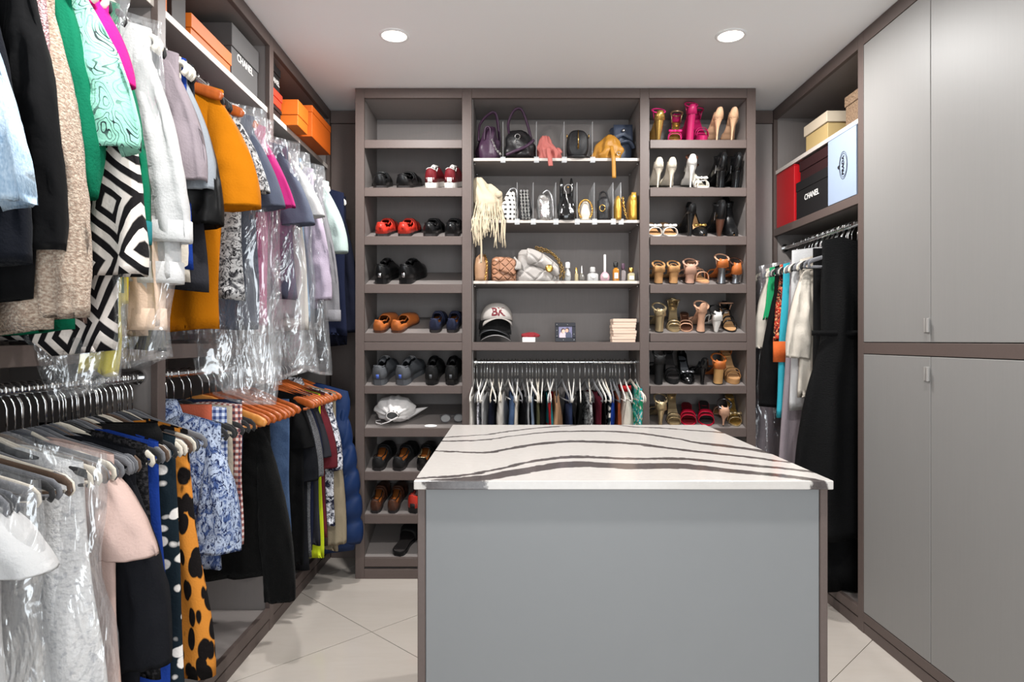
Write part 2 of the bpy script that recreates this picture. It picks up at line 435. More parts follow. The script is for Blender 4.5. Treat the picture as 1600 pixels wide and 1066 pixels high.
# ---------------------------------------------------------------- island
IX0, IX1, IY0, IY1, IT = -.219, .723, 1.484, 2.467, .90
u = thing('island_cabinet', 'free-standing grey dressing island cabinet with taupe edge panels', 'island', ((IX0 + IX1) / 2, (IY0 + IY1) / 2, 0))
u2 = Matrix.Translation((-(IX0 + IX1) / 2, -(IY0 + IY1) / 2, 0))
def ib_(name, m, *b, bev=.0015): return obj(name, MB().box(*b, bev, u2), m, u, smooth=False)
bx0, bx1, by0, by1 = IX0 + .0065, IX1 - .0065, IY0 + .014, IY1 - .014
ib_('side_panel', M_FRAME, bx0, bx0 + .0175, by0, by1, 0, IT - .0205); ib_('side_panel', M_FRAME, bx1 - .0175, bx1, by0, by1, 0, IT - .0205)
ib_('end_panel', M_ISL, bx0 + .018, bx1 - .018, by0 + .003, by0 + .022, .0, IT - .0205)
ib_('drawer_front', M_ISL, bx0 + .018, bx1 - .018, by1 - .022, by1 - .003, .62, IT - .0245)
ib_('drawer_front', M_ISL, bx0 + .018, bx1 - .018, by1 - .022, by1 - .003, .35, .617)
ib_('drawer_front', M_ISL, bx0 + .018, bx1 - .018, by1 - .022, by1 - .003, .07, .347)
ib_('plinth', M_FRAME, bx0 + .018, bx1 - .018, by1 - .06, by1 - .04, 0, .069)
VEINS = [  # image points of each dark vein on the worktop and its half width (in metres, left / middle / right)
    ([(640, 757), (701, 751), (762, 746), (798, 740), (850, 731), (895, 726), (980, 728.5), (1065, 728), (1080, 729.5), (1155, 737), (1230, 745), (1290, 752.5), (1320, 757)], (.022, .042, .016)),
    ([(640, 747), (701, 744.5), (762, 737), (798, 728.5), (850, 718), (895, 714.4), (980, 716.5), (1065, 717.2), (1080, 718), (1155, 725), (1230, 732.5), (1290, 740)], (.010, .019, .016)),
    ([(640, 704), (701, 705.5), (762, 706.7), (798, 701), (850, 693), (895, 690), (980, 693), (1065, 703), (1080, 705), (1155, 713), (1230, 722)], (.008, .024, .014)),
    ([(640, 690), (701, 689.6), (762, 687), (798, 682), (850, 676), (895, 674), (980, 676), (1065, 687), (1080, 690.5), (1155, 700), (1230, 712)], (.012, .014, .032)),
    ([(640, 686), (701, 683.5), (762, 678.7), (798, 674), (850, 668), (895, 665), (940, 660)], (.008, .013, .010)),
    ([(940, 658), (980, 666), (1040, 669.5), (1080, 672.3), (1130, 676)], (.006, .010, .014))]
def marble_pat(nt):
    tc = Nd(nt, 'TexCoord').outputs['Object']; sx = Nd(nt, 'SeparateXYZ', {0: tc})
    nz = Noise(nt, tc, 34, 4, .7); nz2 = Noise(nt, Coord(nt, (.6, 2.5, 1)), 7, 3)
    off = Mth(nt, 'ADD', Mth(nt, 'MULTIPLY', Mth(nt, 'SUBTRACT', nz, .5), .034), Mth(nt, 'MULTIPLY', Mth(nt, 'SUBTRACT', nz2, .5), .04))
    xn = Mth(nt, 'DIVIDE', Mth(nt, 'SUBTRACT', sx.outputs[0], IX0 - .1), IX1 - IX0 + .2)
    tot = None
    for pts, (wa, wm, wc) in VEINS:
        W = [((px - CX) * (F * (EYE - IT) / (py - CY)) / F, F * (EYE - IT) / (py - CY)) for px, py in pts]
        P = sorted(((x - IX0 + .1) / (IX1 - IX0 + .2), (y - 1.3) / 1.4) for x, y in W)
        fc = Nd(nt, 'FloatCurve', {'Value': xn}); cm = fc.mapping; cv = cm.curves[0]
        cv.points[0].location = P[0]; cv.points[-1].location = P[-1]
        for p in P[1:-1]: cv.points.new(*p)
        cm.extend = 'HORIZONTAL'; cm.update()
        yc = Mth(nt, 'ADD', Mth(nt, 'MULTIPLY', fc.outputs[0], 1.4), 1.3)
        d = Mth(nt, 'ABSOLUTE', Mth(nt, 'ADD', Mth(nt, 'SUBTRACT', sx.outputs[1], yc), off))
        fw = Nd(nt, 'FloatCurve', {'Value': xn}); cw = fw.mapping.curves[0]
        cw.points[0].location = (.08, wa * 10); cw.points[-1].location = (.9, wc * 10); cw.points.new(.5, wm * 10)
        fw.mapping.extend = 'HORIZONTAL'; fw.mapping.update()
        e = Mth(nt, 'SUBTRACT', Mth(nt, 'MULTIPLY', fw.outputs[0], .1), d)
        msk = Nd(nt, 'MapRange', {0: e, 1: -.002, 2: .003, 3: 0., 4: 1.}).outputs[0]
        x0, x1 = P[0][0], P[-1][0]
        if x0 > .3: msk = Mth(nt, 'MULTIPLY', msk, Nd(nt, 'MapRange', {0: xn, 1: x0 + .02, 2: x0 + .06, 3: 0., 4: 1.}).outputs[0])
        if x1 < .7: msk = Mth(nt, 'MULTIPLY', msk, Nd(nt, 'MapRange', {0: xn, 1: x1 - .1, 2: x1 - .05, 3: 1., 4: 0.}).outputs[0])
        tot = msk if tot is None else Mth(nt, 'MAXIMUM', tot, msk)
    base = Mixc(nt, Noise(nt, tc, 60, 3, .7), lin((190, 184, 179)), lin((204, 199, 194)))
    dark = Mixc(nt, Noise(nt, tc, 90, 4, .7), lin((46, 42, 42)), lin((100, 92, 91)))
    return Mixc(nt, tot, base, dark)
M_MARBLE = mat('veined_quartz', (235, 230, 225), .16, pat=marble_pat)
ot = obj('quartz_worktop', MB().box(IX0, IX1, IY0, IY1, IT - .02, IT, .0015), M_MARBLE, smooth=False)
tag(ot, 'white quartz worktop with wavy charcoal veins on the island', 'worktop')
# ---------------------------------------------------------------- fabrics
def two(nt, f, a, b, soft=.02, thr=.5):
    k = Nd(nt, 'MapRange', {0: f, 1: thr - soft, 2: thr + soft, 3: 0., 4: 1.}).outputs[0]
    return Mixc(nt, k, lin(a) if len(a) == 3 else a, lin(b) if len(b) == 3 else b)
def blotch(bg, fg, scale, thr, stretch=(1, 1, 1), fg2=None):
    def p(nt):
        v = Coord(nt, stretch); vv = Nd(nt, 'TexNoise', {'Vector': v, 'Scale': scale * .6, 'Detail': 2})
        w = Nd(nt, 'VectorMath', {0: v, 1: Nd(nt, 'VectorMath', {0: vv.outputs['Color'], 3: .35 / scale}, operation='SCALE').outputs[0]}, operation='ADD').outputs[0]
        vo = Nd(nt, 'TexVoronoi', {'Vector': w, 'Scale': scale, 'Randomness': .85}, voronoi_dimensions='3D')
        return two(nt, vo.outputs['Distance'], fg, bg, .03, thr)
    return p
def diamonds(a, b, sx=7., sz=4.5, n=5.):
    def p(nt):
        v = Coord(nt, (sx, 1, sz), (0, R(14), 0)); s = Nd(nt, 'SeparateXYZ', {0: v})
        wob = Mth(nt, 'MULTIPLY', Noise(nt, Coord(nt), 5, 1), .25)
        fx = Mth(nt, 'ABSOLUTE', Mth(nt, 'SUBTRACT', Mth(nt, 'FRACT', Mth(nt, 'ADD', s.outputs[0], wob)), .5))
        fz = Mth(nt, 'ABSOLUTE', Mth(nt, 'SUBTRACT', Mth(nt, 'FRACT', s.outputs[2]), .5))
        d = Mth(nt, 'FRACT', Mth(nt, 'MULTIPLY', Mth(nt, 'ADD', fx, fz), n))
        return two(nt, d, a, b, .04)
    return p
def toile(bg, m1, m2, scale=22, stretch=(1, 1, 1)):
    def p(nt):
        v = Coord(nt, stretch); f = Noise(nt, v, scale, 4, .65, 1.6); g = Noise(nt, v, scale * 1.7, 3, .6, 2.5)
        return Mixc(nt, Nd(nt, 'MapRange', {0: g, 1: .54, 2: .6, 3: 0., 4: 1.}).outputs[0], two(nt, f, m1, bg, .07, .48), lin(m2))
    return p
def swirl(bg, ink, scale=9, k=16, thr=.80):
    def p(nt):
        v = Coord(nt); f = Noise(nt, v, scale, 2, .5, 1.2)
        g = Mth(nt, 'FRACT', Mth(nt, 'MULTIPLY', f, k)); amt = Noise(nt, Coord(nt, (1, 1, 1.6)), 7, 1)
        tone = Mixc(nt, Noise(nt, v, 30, 2), lin(bg), lin(tuple(min(255, c + 25) for c in bg)))
        k2 = Mth(nt, 'MULTIPLY', Nd(nt, 'MapRange', {0: g, 1: thr - .05, 2: thr, 3: 0., 4: 1.}).outputs[0], Nd(nt, 'MapRange', {0: amt, 1: .42, 2: .56, 3: .12, 4: 1.}).outputs[0])
        return Mixc(nt, k2, tone, lin(ink))
    return p
def check(a, b, c, n=70.):
    def p(nt):
        s = Nd(nt, 'SeparateXYZ', {0: Coord(nt, (n, n, n))})
        fx = Mth(nt, 'GREATER_THAN', Mth(nt, 'SINE', Mth(nt, 'ADD', s.outputs[0], s.outputs[1])), 0.)
        fz = Mth(nt, 'GREATER_THAN', Mth(nt, 'SINE', s.outputs[2]), 0.)
        return Mixc(nt, fz, Mixc(nt, fx, lin(a), lin(b)), Mixc(nt, fx, lin(b), lin(c)))
    return p
def speck(a, b, scale=400, thr=.5, soft=.1, stretch=(1, 1, 1)):
    def p(nt): return two(nt, Noise(nt, Coord(nt, stretch), scale, 2), a, b, soft, thr)
    return p
def denim_pat(a, b):
    def p(nt):
        f = Mth(nt, 'ADD', Mth(nt, 'MULTIPLY', Noise(nt, Coord(nt), 14, 4), .7), Mth(nt, 'MULTIPLY', Noise(nt, Coord(nt, (300, 300, 120)), 1, 1), .3))
        return Mixc(nt, Nd(nt, 'MapRange', {0: f, 1: .3, 2: .7, 3: 0., 4: 1.}).outputs[0], lin(a), lin(b))
    return p
FAB = {}
def fab(name, col=None, **k):
    d = dict(rough=.92, bump=(180, .35), sheen=.0, var=.06, spec=.18); d.update(k)
    if 'pat' in k: d['var'] = 0
    FAB[name] = mat('fabric_' + name, tuple(c * .885 for c in (col or (128, 128, 128))), **d); return FAB[name]
for n_, c_ in dict(black=(13, 13, 14), ink=(22, 23, 28), navy=(24, 30, 54), deepnavy=(17, 20, 36), charcoal=(48, 48, 54), white=(210, 209, 209), cream=(228, 218, 204),
                   ivory=(222, 216, 208), green=(4, 112, 80), royal=(28, 62, 150), mauve=(158, 146, 152), palegrey=(162, 168, 176), mustard=(206, 122, 6),
                   peach=(238, 208, 184), blush=(218, 188, 178), magenta=(226, 28, 130), pink=(206, 50, 130), slate=(92, 98, 116), steel=(128, 142, 162),
                   skyblue=(150, 178, 206), lilac=(186, 172, 190), greymarl=(134, 132, 136), mint=(186, 202, 198), terracotta=(196, 98, 72), sand=(196, 184, 166),
                   burgundy=(104, 36, 44), brown=(66, 52, 50), khaki=(160, 146, 122), lime=(206, 222, 40), yellow=(232, 208, 66), teal=(36, 120, 126),
                   red=(176, 34, 40), aqua=(60, 180, 200), orange=(226, 108, 52), tan=(196, 152, 116), emerald=(40, 170, 110), wine=(92, 24, 40), olive=(98, 96, 70), rust=(170, 84, 52), forest=(30, 74, 60)).items():
    fab(n_, c_)
fab('velvet', (8, 8, 10), sheen=.02, bump=(60, .3)); fab('satin', (14, 14, 15), rough=.35, bump=(20, .2)); fab('inkvelvet', (14, 17, 26), sheen=.03)
fab('knit', pat=speck((206, 190, 172), (148, 126, 110), 150, .42, .2, (1, 1, 1.6)), bump=(260, 1.0), sheen=.15)
fab('fleece', (12, 12, 12), bump=(320, .9), sheen=.04)
fab('sequin', pat=speck((132, 96, 100), (226, 196, 194), 300, .55, .1, (1, 1, 2)), rough=.35, metal=.6, bump=(300, .9))
fab('denim', pat=denim_pat((52, 72, 104), (84, 106, 140))); fab('lightdenim', pat=denim_pat((112, 142, 172), (206, 222, 234)))
fab('darkdenim', pat=denim_pat((26, 34, 56), (44, 54, 82)))
fab('zigzag', pat=diamonds((24, 22, 24), (224, 214, 206))); fab('zigzagsmall', pat=diamonds((24, 22, 24), (216, 208, 200), 11, 8, 4))
fab('paisley', pat=swirl((128, 184, 164), (30, 40, 44)), rough=.6)
fab('leopard', pat=blotch((206, 132, 52), (20, 16, 16), 27, .55, (1.3, 1, .62))); fab('spots', pat=blotch((22, 34, 42), (232, 226, 220), 20, .36, (1, 1, 1.3)))
fab('toile', pat=toile((176, 188, 210), (62, 82, 130), (26, 36, 74), 32, (1.2, 1.2, .8))); fab('toiledark', pat=toile((220, 220, 226), (30, 32, 54), (24, 24, 40), 26))
fab('bluecheck', pat=check((214, 220, 232), (132, 146, 182), (56, 70, 116), 320)); fab('redcheck', pat=check((226, 212, 208), (166, 110, 104), (84, 60, 74), 330))
fab('lace', pat=speck((20, 20, 22), (52, 50, 52), 120, .55, .06), bump=(140, 1.)); fab('whitelace', pat=speck((210, 209, 209), (184, 184, 187), 90, .6, .05), bump=(110, .8))
fab('tropic', pat=toile((34, 140, 96), (60, 180, 190), (226, 220, 204), 14)); fab('redprint', pat=toile((30, 24, 28), (196, 60, 44), (226, 170, 120), 24))
fab('greyprint', pat=toile((206, 206, 206), (70, 70, 74), (30, 30, 34), 30)); fab('heather', pat=speck((64, 64, 68), (110, 110, 112), 260, .5, .15))
fab('puffer', (27, 50, 94), rough=.45, bump=(30, .25)); fab('linen', (13, 13, 14), bump=(90, .8, (1, 1, 4)), rough=.85)
fab('sheeryellow', (232, 214, 80), alpha=.85, rough=.6)
# thin dry-cleaning film: mostly clear, with crumpled highlights
def film(name, dens=.10, tint=(232, 236, 240)):
    m = bpy.data.materials.new(name); m.use_nodes = True; nt = m.node_tree; nt.nodes.clear()
    out = Nd(nt, 'OutputMaterial')
    n = Nd(nt, 'TexNoise', {'Vector': Coord(nt, (1, 1, .4)), 'Scale': 13, 'Detail': 3, 'Distortion': 1.2})
    n2 = Nd(nt, 'TexNoise', {'Vector': Coord(nt, (1, 1, .3)), 'Scale': 6, 'Detail': 2, 'Distortion': 1.})
    h = Mth(nt, 'ADD', n.outputs['Fac'], n2.outputs['Fac'])
    bm = Nd(nt, 'Bump', {'Height': h, 'Strength': 1., 'Distance': .025})
    gl = Nd(nt, 'BsdfGlossy', {'Roughness': .12, 'Normal': bm.outputs[0], 'Color': (1, 1, 1, 1)})
    df = Nd(nt, 'BsdfDiffuse', {'Color': lin(tint), 'Normal': bm.outputs[0]})
    tl = Nd(nt, 'BsdfTranslucent', {'Color': lin(tint)})
    tr_ = Nd(nt, 'BsdfTransparent', {'Color': (1, 1, 1, 1)})
    hz = Nd(nt, 'MixShader', {0: .35, 1: df.outputs[0], 2: tl.outputs[0]})
    a = Nd(nt, 'MixShader', {0: dens * 1.4, 1: tr_.outputs[0], 2: hz.outputs[0]})
    b = Nd(nt, 'MixShader', {0: .13, 1: a.outputs[0], 2: gl.outputs[0]})
    nt.links.new(b.outputs[0], out.inputs[0])
    return m
M_FILM = film('clear_film', .05); M_FILM2 = film('hazy_film', .075); M_FILM3 = film('dark_film', .10, (190, 184, 188))

# ---------------------------------------------------------------- hangers
M_VEL = {k: mat('velvet_hanger_' + k, c, .8, sheen=.4, bump=(300, .3)) for k, c in dict(grey=(106, 106, 110), beige=(212, 202, 186), black=(34, 33, 34), brown=(86, 66, 52), white=(232, 228, 220), charcoal=(68, 70, 76)).items()}
M_WOODH = mat('orange_wood', (168, 82, 30), .35, pat=wood_pat((150, 66, 22), (192, 102, 44), (14, 1, 1), 5), coat=.3)
M_LIGHTWOOD = mat('honey_wood', (206, 136, 62), .35, pat=wood_pat((196, 120, 50), (220, 152, 80), (14, 1, 1), 5), coat=.3)
M_PLAST = mat('cream_plastic', (226, 220, 206), .35)
def sweep_xz(pts, hts, ths, ybow=0.0):
    """flat rounded bar in the x-z plane"""
    mb = MB(); rs = []
    for i, (x, z) in enumerate(pts):
        a = pts[max(i - 1, 0)]; b = pts[min(i + 1, len(pts) - 1)]
        t = Vector((b[0] - a[0], 0, b[1] - a[1])).normalized(); n = Vector((-t.z, 0, t.x))
        h, th = hts[i] / 2, ths[i] / 2; y = -ybow * (abs(x) / .21) ** 2
        rs.append([Vector((x, y, z)) + n * (h * cos(2 * pi * j / 10)) * 1.0 + Vector((0, th * (1 if sin(2 * pi * j / 10) >= 0 else -1) * abs(sin(2 * pi * j / 10)) ** .6, 0)) for j in range(10)])
    return mb.rings(rs, True, True)
def hook_mb(neck=-.1, r=.0022):
    pts = arc((0, 0, 0), .0165, -25, 195, 12) + [(-.0135, 0, -.014), (-.004, 0, -.028), (0, 0, -.04), (0, 0, neck)]
    return MB().tube(pts, r, 6)
def make_hanger(kind, colour, label):
    t = thing({'slim': 'slim_velvet_hanger', 'wood': 'wooden_hanger', 'plastic': 'plastic_hanger', 'clip': 'wire_hanger'}[kind], label, 'hanger')
    if kind == 'slim':
        xs = [-.208, -.214, -.212, -.20, -.17, -.12, -.06, -.02, 0]
        zs = [-.192, -.184, -.172, -.163, -.153, -.138, -.119, -.1, -.094]
        pts = list(zip(xs, zs)); pts += [(-x, z) for x, z in pts[-2::-1]]
        n = len(pts); b = obj('bar', sweep_xz(pts, [.012] * 3 + [.017] * (n - 6) + [.012] * 3, [.0055] * n), M_VEL[colour], t)
        obj('trouser_bar', sweep_xz([(-.2, -.187), (-.1, -.189), (0, -.19), (.1, -.189), (.2, -.187)], [.007] * 5, [.005] * 5), M_VEL[colour], t)
    elif kind == 'wood':
        xs = [-.225, -.215, -.19, -.14, -.08, -.03, 0]; zs = [-.178, -.172, -.162, -.144, -.118, -.1, -.096]
        pts = list(zip(xs, zs)); pts += [(-x, z) for x, z in pts[-2::-1]]
        n = len(pts); hh = [.018, .03, .034, .03, .028, .032, .036]; hh += hh[-2::-1]
        obj('bar', sweep_xz(pts, hh, [.009] + [.013] * (n - 2) + [.009], .02), M_WOODH if colour != 'light' else M_LIGHTWOOD, t)
        obj('trouser_bar', sweep_xz([(-.185, -.19), (0, -.193), (.185, -.19)], [.011] * 3, [.009] * 3), M_WOODH if colour != 'light' else M_LIGHTWOOD, t)
    elif kind == 'plastic':
        pts = arc((-.205, 0, -.178), .016, 250, 80, 6) + [(-.15, 0, -.145), (-.08, 0, -.12), (-.02, 0, -.1), (0, 0, -.096)]
        pts = pts + [(-x, y, z) for x, y, z in pts[-2::-1]]
        obj('bar', MB().tube(pts, .0075, 8), M_PLAST, t)
    obj('hook', hook_mb(-.1, .0045 if kind == 'plastic' else .0022), M_PLAST if kind == 'plastic' else (M_CHROME if colour not in ('gold',) else M_GOLD), t)
    return t
HPROTO = {}
def hang(kind, colour, label, group, loc, rot):
    key = (kind, colour)
    if key not in HPROTO:
        o = HPROTO[key] = make_hanger(kind, colour, label); o.location = loc; o.rotation_euler = rot; o['label'] = label; o['group'] = group
        return o
    return dup(HPROTO[key], loc, rot, label, group)

# ---------------------------------------------------------------- garments
from mathutils import noise as mnoise
def sgp(v, p): return (1 if v >= 0 else -1) * abs(v) ** p
def body_mb(hw=.21, L=.65, t=.028, wb=None, zs=-.098, drop=.27, fold=.01, nf=4, rnd=None, flat=False, neck=.06, nx=40, nz=18, hem=.008, puff=0, waist=None, tilt=0., top_t=.012, bag=False, dip=.025, crumple=.022):
    rnd = rnd or random; wb = wb or hw * 1.04
    p1, p2, p3 = (rnd.uniform(0, 6.28) for _ in range(3)); bend = rnd.uniform(-.008, .008)
    mb = MB(); rs = []
    for k in range(nz + 1):
        v = k / nz; ring = []
        e = v * v * (3 - 2 * v)
        wv = hw + (wb - hw) * e
        if waist: wv *= 1 - (1 - waist[1]) * math.exp(-((v - waist[0]) / .12) ** 2)
        tv = top_t + (t - top_t) * min(1, v * 3.5)
        if waist: tv *= 1 - .35 * math.exp(-((v - waist[0]) / .1) ** 2)
        if puff: tv *= .72 + .5 * abs(sin(pi * v * puff)) ** .6; wv += .012 * abs(sin(pi * v * puff)) ** .6 - .008
        for i in range(nx):
            a = 2 * pi * i / nx; c, s = cos(a), sin(a); X = sgp(c, .75); x = wv * X
            ax = abs(hw * X)
            zt = zs - (0 if flat else drop * max(0, ax - neck * .6))
            if not flat and ax < neck: zt -= dip * (1 - (ax / neck) ** 2) * (1 if s < 0 else .5)
            fv = min(1, v * 1.6)
            y = tv * sgp(s, .65) + fold * fv * (sin(nf * X * 2.2 + p1 + 1.3 * v) + .5 * sin(nf * 4.1 * X + p2 - 2 * v)) * (1 - .5 * abs(X) ** 6) + bend * v * 2 * X
            if bag: y += .008 * sin(9 * v + 5 * X + p3) + .006 * sin(23 * v + 11 * X + p1); x += .007 * sin(14 * v + p2)
            x += .006 * sin(7 * v + p3) * v
            if not puff: y += crumple * min(1, v * 4) * mnoise.noise(Vector((x * 14 + p1 * 7, (2 if s > 0 else 5) + p2, v * L * 3))) * (1 - .6 * abs(X) ** 8)
            zh = zs - L + hem * sin(3.1 * X + p3) + tilt * X
            ring.append((x, y, zt + (zh - zt) * v))
        rs.append(ring)
    cx = sum(p[0] for p in rs[-1]) / nx
    rs.append([(cx + (p[0] - cx) * .94, p[1] * .82, p[2] + .012) for p in rs[-1]])
    return mb.rings(rs)
def sleeve_mb(hw, length, r0=.075, r1=.05, splay=.03, side=1, zs=-.098, drop=.27, flat=.55, rnd=None, bell=0., n=24, m=36, gather=0., ysh=0., puff=0):
    """a sleeve hanging from the shoulder tip; straight outer edge, open end"""
    rnd = rnd or random; p1, p2 = rnd.uniform(0, 6.28), rnd.uniform(0, 6.28)
    zt = zs - drop * max(0, hw - .036)
    ze = zs - .243 * hw - .05 * r0 - length
    O0, I0 = Vector((hw - .035, 0, zt + .006)), Vector((hw - .05, 0, zt - 1.75 * r0))
    xo = hw + splay + .8 * r1
    O1, I1 = Vector((xo, 0, ze + .004)), Vector((xo - 2 * r1, 0, ze - .004))
    rs = []; cen = None
    for k in range(m + 1):
        v = k / m; e = v
        vv = 1 - (1 - v) ** (1.6 if length > .3 else 1.15)       # the outer edge leaves the shoulder, then falls
        O = O0.lerp(O1, v); O.x = O0.x + (O1.x - O0.x) * vv + .008 * sin(pi * v)
        I = I0.lerp(I1, min(1, v * 1.0)); I.x = I0.x + (I1.x - I0.x) * (v if not bell else v ** 2)
        if gather and v > .8:
            g = gather * (v - .8) / .2; c_ = (O + I) / 2; O = O.lerp(c_, g); I = I.lerp(c_, g)
        c = (O + I) / 2; ax = (O - I) / 2
        c.y = ysh * v
        th = flat * (r0 + (r1 - r0) * v) * (.28 + .72 * min(1, v * 2.2))
        if puff: th *= .55 + .65 * abs(sin(pi * v * puff)) ** .5; ax = ax * (.86 + .18 * abs(sin(pi * v * puff)) ** .5)
        ring = []
        for j in range(n):
            a = 2 * pi * j / n; w1 = min(1, v * 3)
            d = w1 * (.017 * mnoise.noise(Vector((cos(a) * 1.9 + p1 * 3, sin(a) * 1.9 + p2, v * length * 4.5))) + .006 * mnoise.noise(Vector((cos(a) * 2.5 + p2 * 5, sin(a) * 2.5, v * length * 22)))) * (0 if puff else 1)
            q = c + ax * cos(a) * (1 + d * 3) + Vector((0, th * sgp(sin(a), .75) + d * (1.2 if sin(a) < 0 else -1.2), 0))
            ring.append((side * q.x, q.y, q.z))
        rs.append(ring); cen = c
    rs.append([(side * cen.x + (p[0] - side * cen.x) * .9, cen.y + (p[1] - cen.y) * .8, p[2] + .02) for p in rs[-1]])
    return MB().rings(rs), cen
def cuff_mb(E, r, side, h=.05, flat=.55):
    n = 18; rs = []
    for dz, k in ((h, 1.0), (h, 1.1), (.003, 1.12), (-.006, 1.1), (-.006, .98), (.02, .96)):
        rs.append([(side * E.x + r * k * cos(2 * pi * j / n), E.y + r * k * flat * sgp(sin(2 * pi * j / n), .8) , E.z + dz) for j in range(n)])
    return MB().rings(rs)
def collar_mb(zs=-.098, w=.068, t=.034, h=.038):
    n = 28; rs = []
    for (dz, k, kt, pt) in ((-.035, 1.0, .7, 0), (-.01, 1.0, .9, 0), (h * .6, .92, .9, 0), (h * .72, .97, 1.0, 0), (h * .2, 1.12, 1.2, .3), (-h * .45, 1.25, 1.32, 1.)):
        ring = []
        for j in range(n):
            a = 2 * pi * j / n; f = max(0, -sin(a)) ** 3
            ring.append((w * k * cos(a), t * kt * sin(a) - .006 * f * pt, zs + dz - .03 * f * pt * (1 - .4 * abs(cos(a))) - .012 * f))
        rs.append(ring)
    return MB().rings(rs)
def rest_on(mb, shelf):
    """cloth longer than its compartment bunches on the board below instead of passing through it"""
    if shelf:
        zl, xl = shelf
        mb.v = [(x, y, zl + .006 + .012 * abs(mnoise.noise(Vector((x * 30, y * 30, z * 9)))) + .02 * min(1, max(0, zl - z))) if (z < zl + .006 and x < xl) else (x, y, z) for x, y, z in mb.v]
    return mb
SEED = [7]
def garment(name, label, cat, loc, rz, m, hw=.21, L=.65, slv=0., sr=(.08, .055), splay=.04, cuff=None, collar=None, cover=None, group=None, band=None, hang_by=None, ysh=0., bell=0., gather=0., flats=.55, **bk):
    SEED[0] += 1; rnd = random.Random(SEED[0])
    t = thing(name, label, cat, loc, (0, 0, rz), group)
    M_ = FAB[m] if isinstance(m, str) else m
    shelf = bk.pop('shelf', None)
    obj('body', rest_on(body_mb(hw, L, rnd=rnd, **bk), shelf), M_, t)
    zs, drop = bk.get('zs', -.098), bk.get('drop', .27)
    if slv:
        for side in (1, -1):
            mb, E = sleeve_mb(hw, slv, sr[0], sr[1], splay if side == 1 else min(splay, .03), side, zs, drop, flats, rnd, bell, gather=gather, ysh=ysh, puff=bk.get('puff', 0))
            s = obj('sleeve', rest_on(mb, shelf), M_, t)
            if cuff: obj('cuff', cuff_mb(E, sr[1] * (1 - gather), side, .045, flats), FAB[cuff], s)
    if collar: obj('collar', collar_mb(zs), FAB[collar], t)
    if band:   # a sash or waistband: (depth below the shoulder, height, half width, half depth, fabric)
        bz_, bh, bw, bt, bm_ = band
        rs = [[(bw * k * cos(2 * pi * j / 32), bt * k * sgp(sin(2 * pi * j / 32), .7), zs - bz_ + dz) for j in range(32)] for dz, k in ((bh, .97), (bh, 1.05), (0, 1.05), (0, .97))]
        obj('sash', MB().rings(rs), FAB[bm_], t)
    return t
def film_cover(label, loc, rz, hw, L, t=.05, m=None, group=None, wb=None, shelf=None):
    SEED[0] += 1; rnd = random.Random(SEED[0])
    if loc[2] > 2: shelf = (1.2055 - loc[2], -1.003 - loc[0])
    o = thing('plastic_garment_cover', label, 'garment cover', loc, (0, 0, rz), group)
    obj('film', rest_on(body_mb(hw, L, t, wb or hw * 1.12, zs=-.085, drop=.2, fold=.012, nf=6, rnd=rnd, hem=.03, nx=56, nz=26, top_t=.02, bag=True, dip=.0), shelf), m or M_FILM, o)
    return o
# ---------------------------------------------------------------- clothes on the left wall
rj = random.Random(3)
def place(side, zrod, edge_px, ext, Y=None):
    if Y is None:
        Y = F * (1.065 - ext) / (CX - edge_px) if side == 'L' else F * (XROD_R - ext) / (edge_px - CX)
    return Y
def hung(side, zrod, name, label, cat, m, edge_px, body_py, slv_py=None, hw=.21, sr=(.08, .055), splay=.04, wb=None, hanger=None, Y=None, rz=0., zs=-.098, cover=None, dx=0., **k):
    """a garment on the rod, placed so that its room-side edge and hem reach the given image column and rows"""
    wb = wb or hw * 1.04
    ext = (hw + splay + .8 * sr[1]) if slv_py else wb
    Y = place(side, zrod, edge_px, ext + dx, Y)
    xr = XROD_L if side == 'L' else XROD_R
    L = zrod + zs - wz(body_py, Y)
    slv = 0.
    if slv_py: slv = zs - .243 * hw - .05 * sr[0] - (wz(slv_py, Y) - zrod)
    rot = (0. if side == 'L' else pi) + R(rz)
    xg = xr + (dx if side == 'L' else -dx)
    if side == 'L' and zrod > 2: k['shelf'] = (1.2055 - zrod, -1.003 - xg)
    g = garment(name, label, cat, (xg, Y, zrod), rot, m, hw=hw, L=L, slv=slv, sr=sr, splay=splay, wb=wb, zs=zs, **k)
    if hanger:
        hk, hc, hl, hg = hanger
        hang(hk, hc, hl, hg, (xr, Y, zrod), (0, 0, rot + rj.uniform(-.04, .04)))
    return Y
UP = lambda *a, **k: hung('L', ZROD_U, *a, **k)
LO = lambda *a, **k: hung('L', ZROD_L, *a, **k)
CREAM_H = ('plastic', 'cream', 'thick cream plastic hanger holding clothes on the upper rod', 'cream plastic hangers on the upper rod')
BLACK_H = ('slim', 'black', 'slim black velvet hanger holding clothes on the upper rod', 'black velvet hangers on the upper rod')
WOOD_H = ('wood', 'dark', 'orange wooden hanger holding clothes on the upper rod', 'wooden hangers on the upper rod')
WIRE_H = ('slim', 'white', 'slim white hanger under plastic covers on the upper rod', 'white hangers on the upper rod')
UP('denim_jacket', 'pale blue frayed denim jacket on the upper rod', 'jacket', 'lightdenim', 46, 380, 322, hw=.19, sr=(.065, .062), splay=.13, t=.024, hanger=CREAM_H, gather=-.1, dx=-.09)
UP('velvet_blazer', 'dark inky velvet blazer hanging behind the frayed denim jacket', 'blazer', 'inkvelvet', 44, 532, 414, hw=.19, sr=(.07, .05), splay=.035, t=.016, dx=-.04, hanger=BLACK_H)
UP('velvet_jacket', 'black velvet jacket with long wide sleeve in front of the beige knit', 'jacket', 'velvet', 100, 470, 395, hw=.2, sr=(.085, .052), splay=.01, t=.02, hanger=BLACK_H)
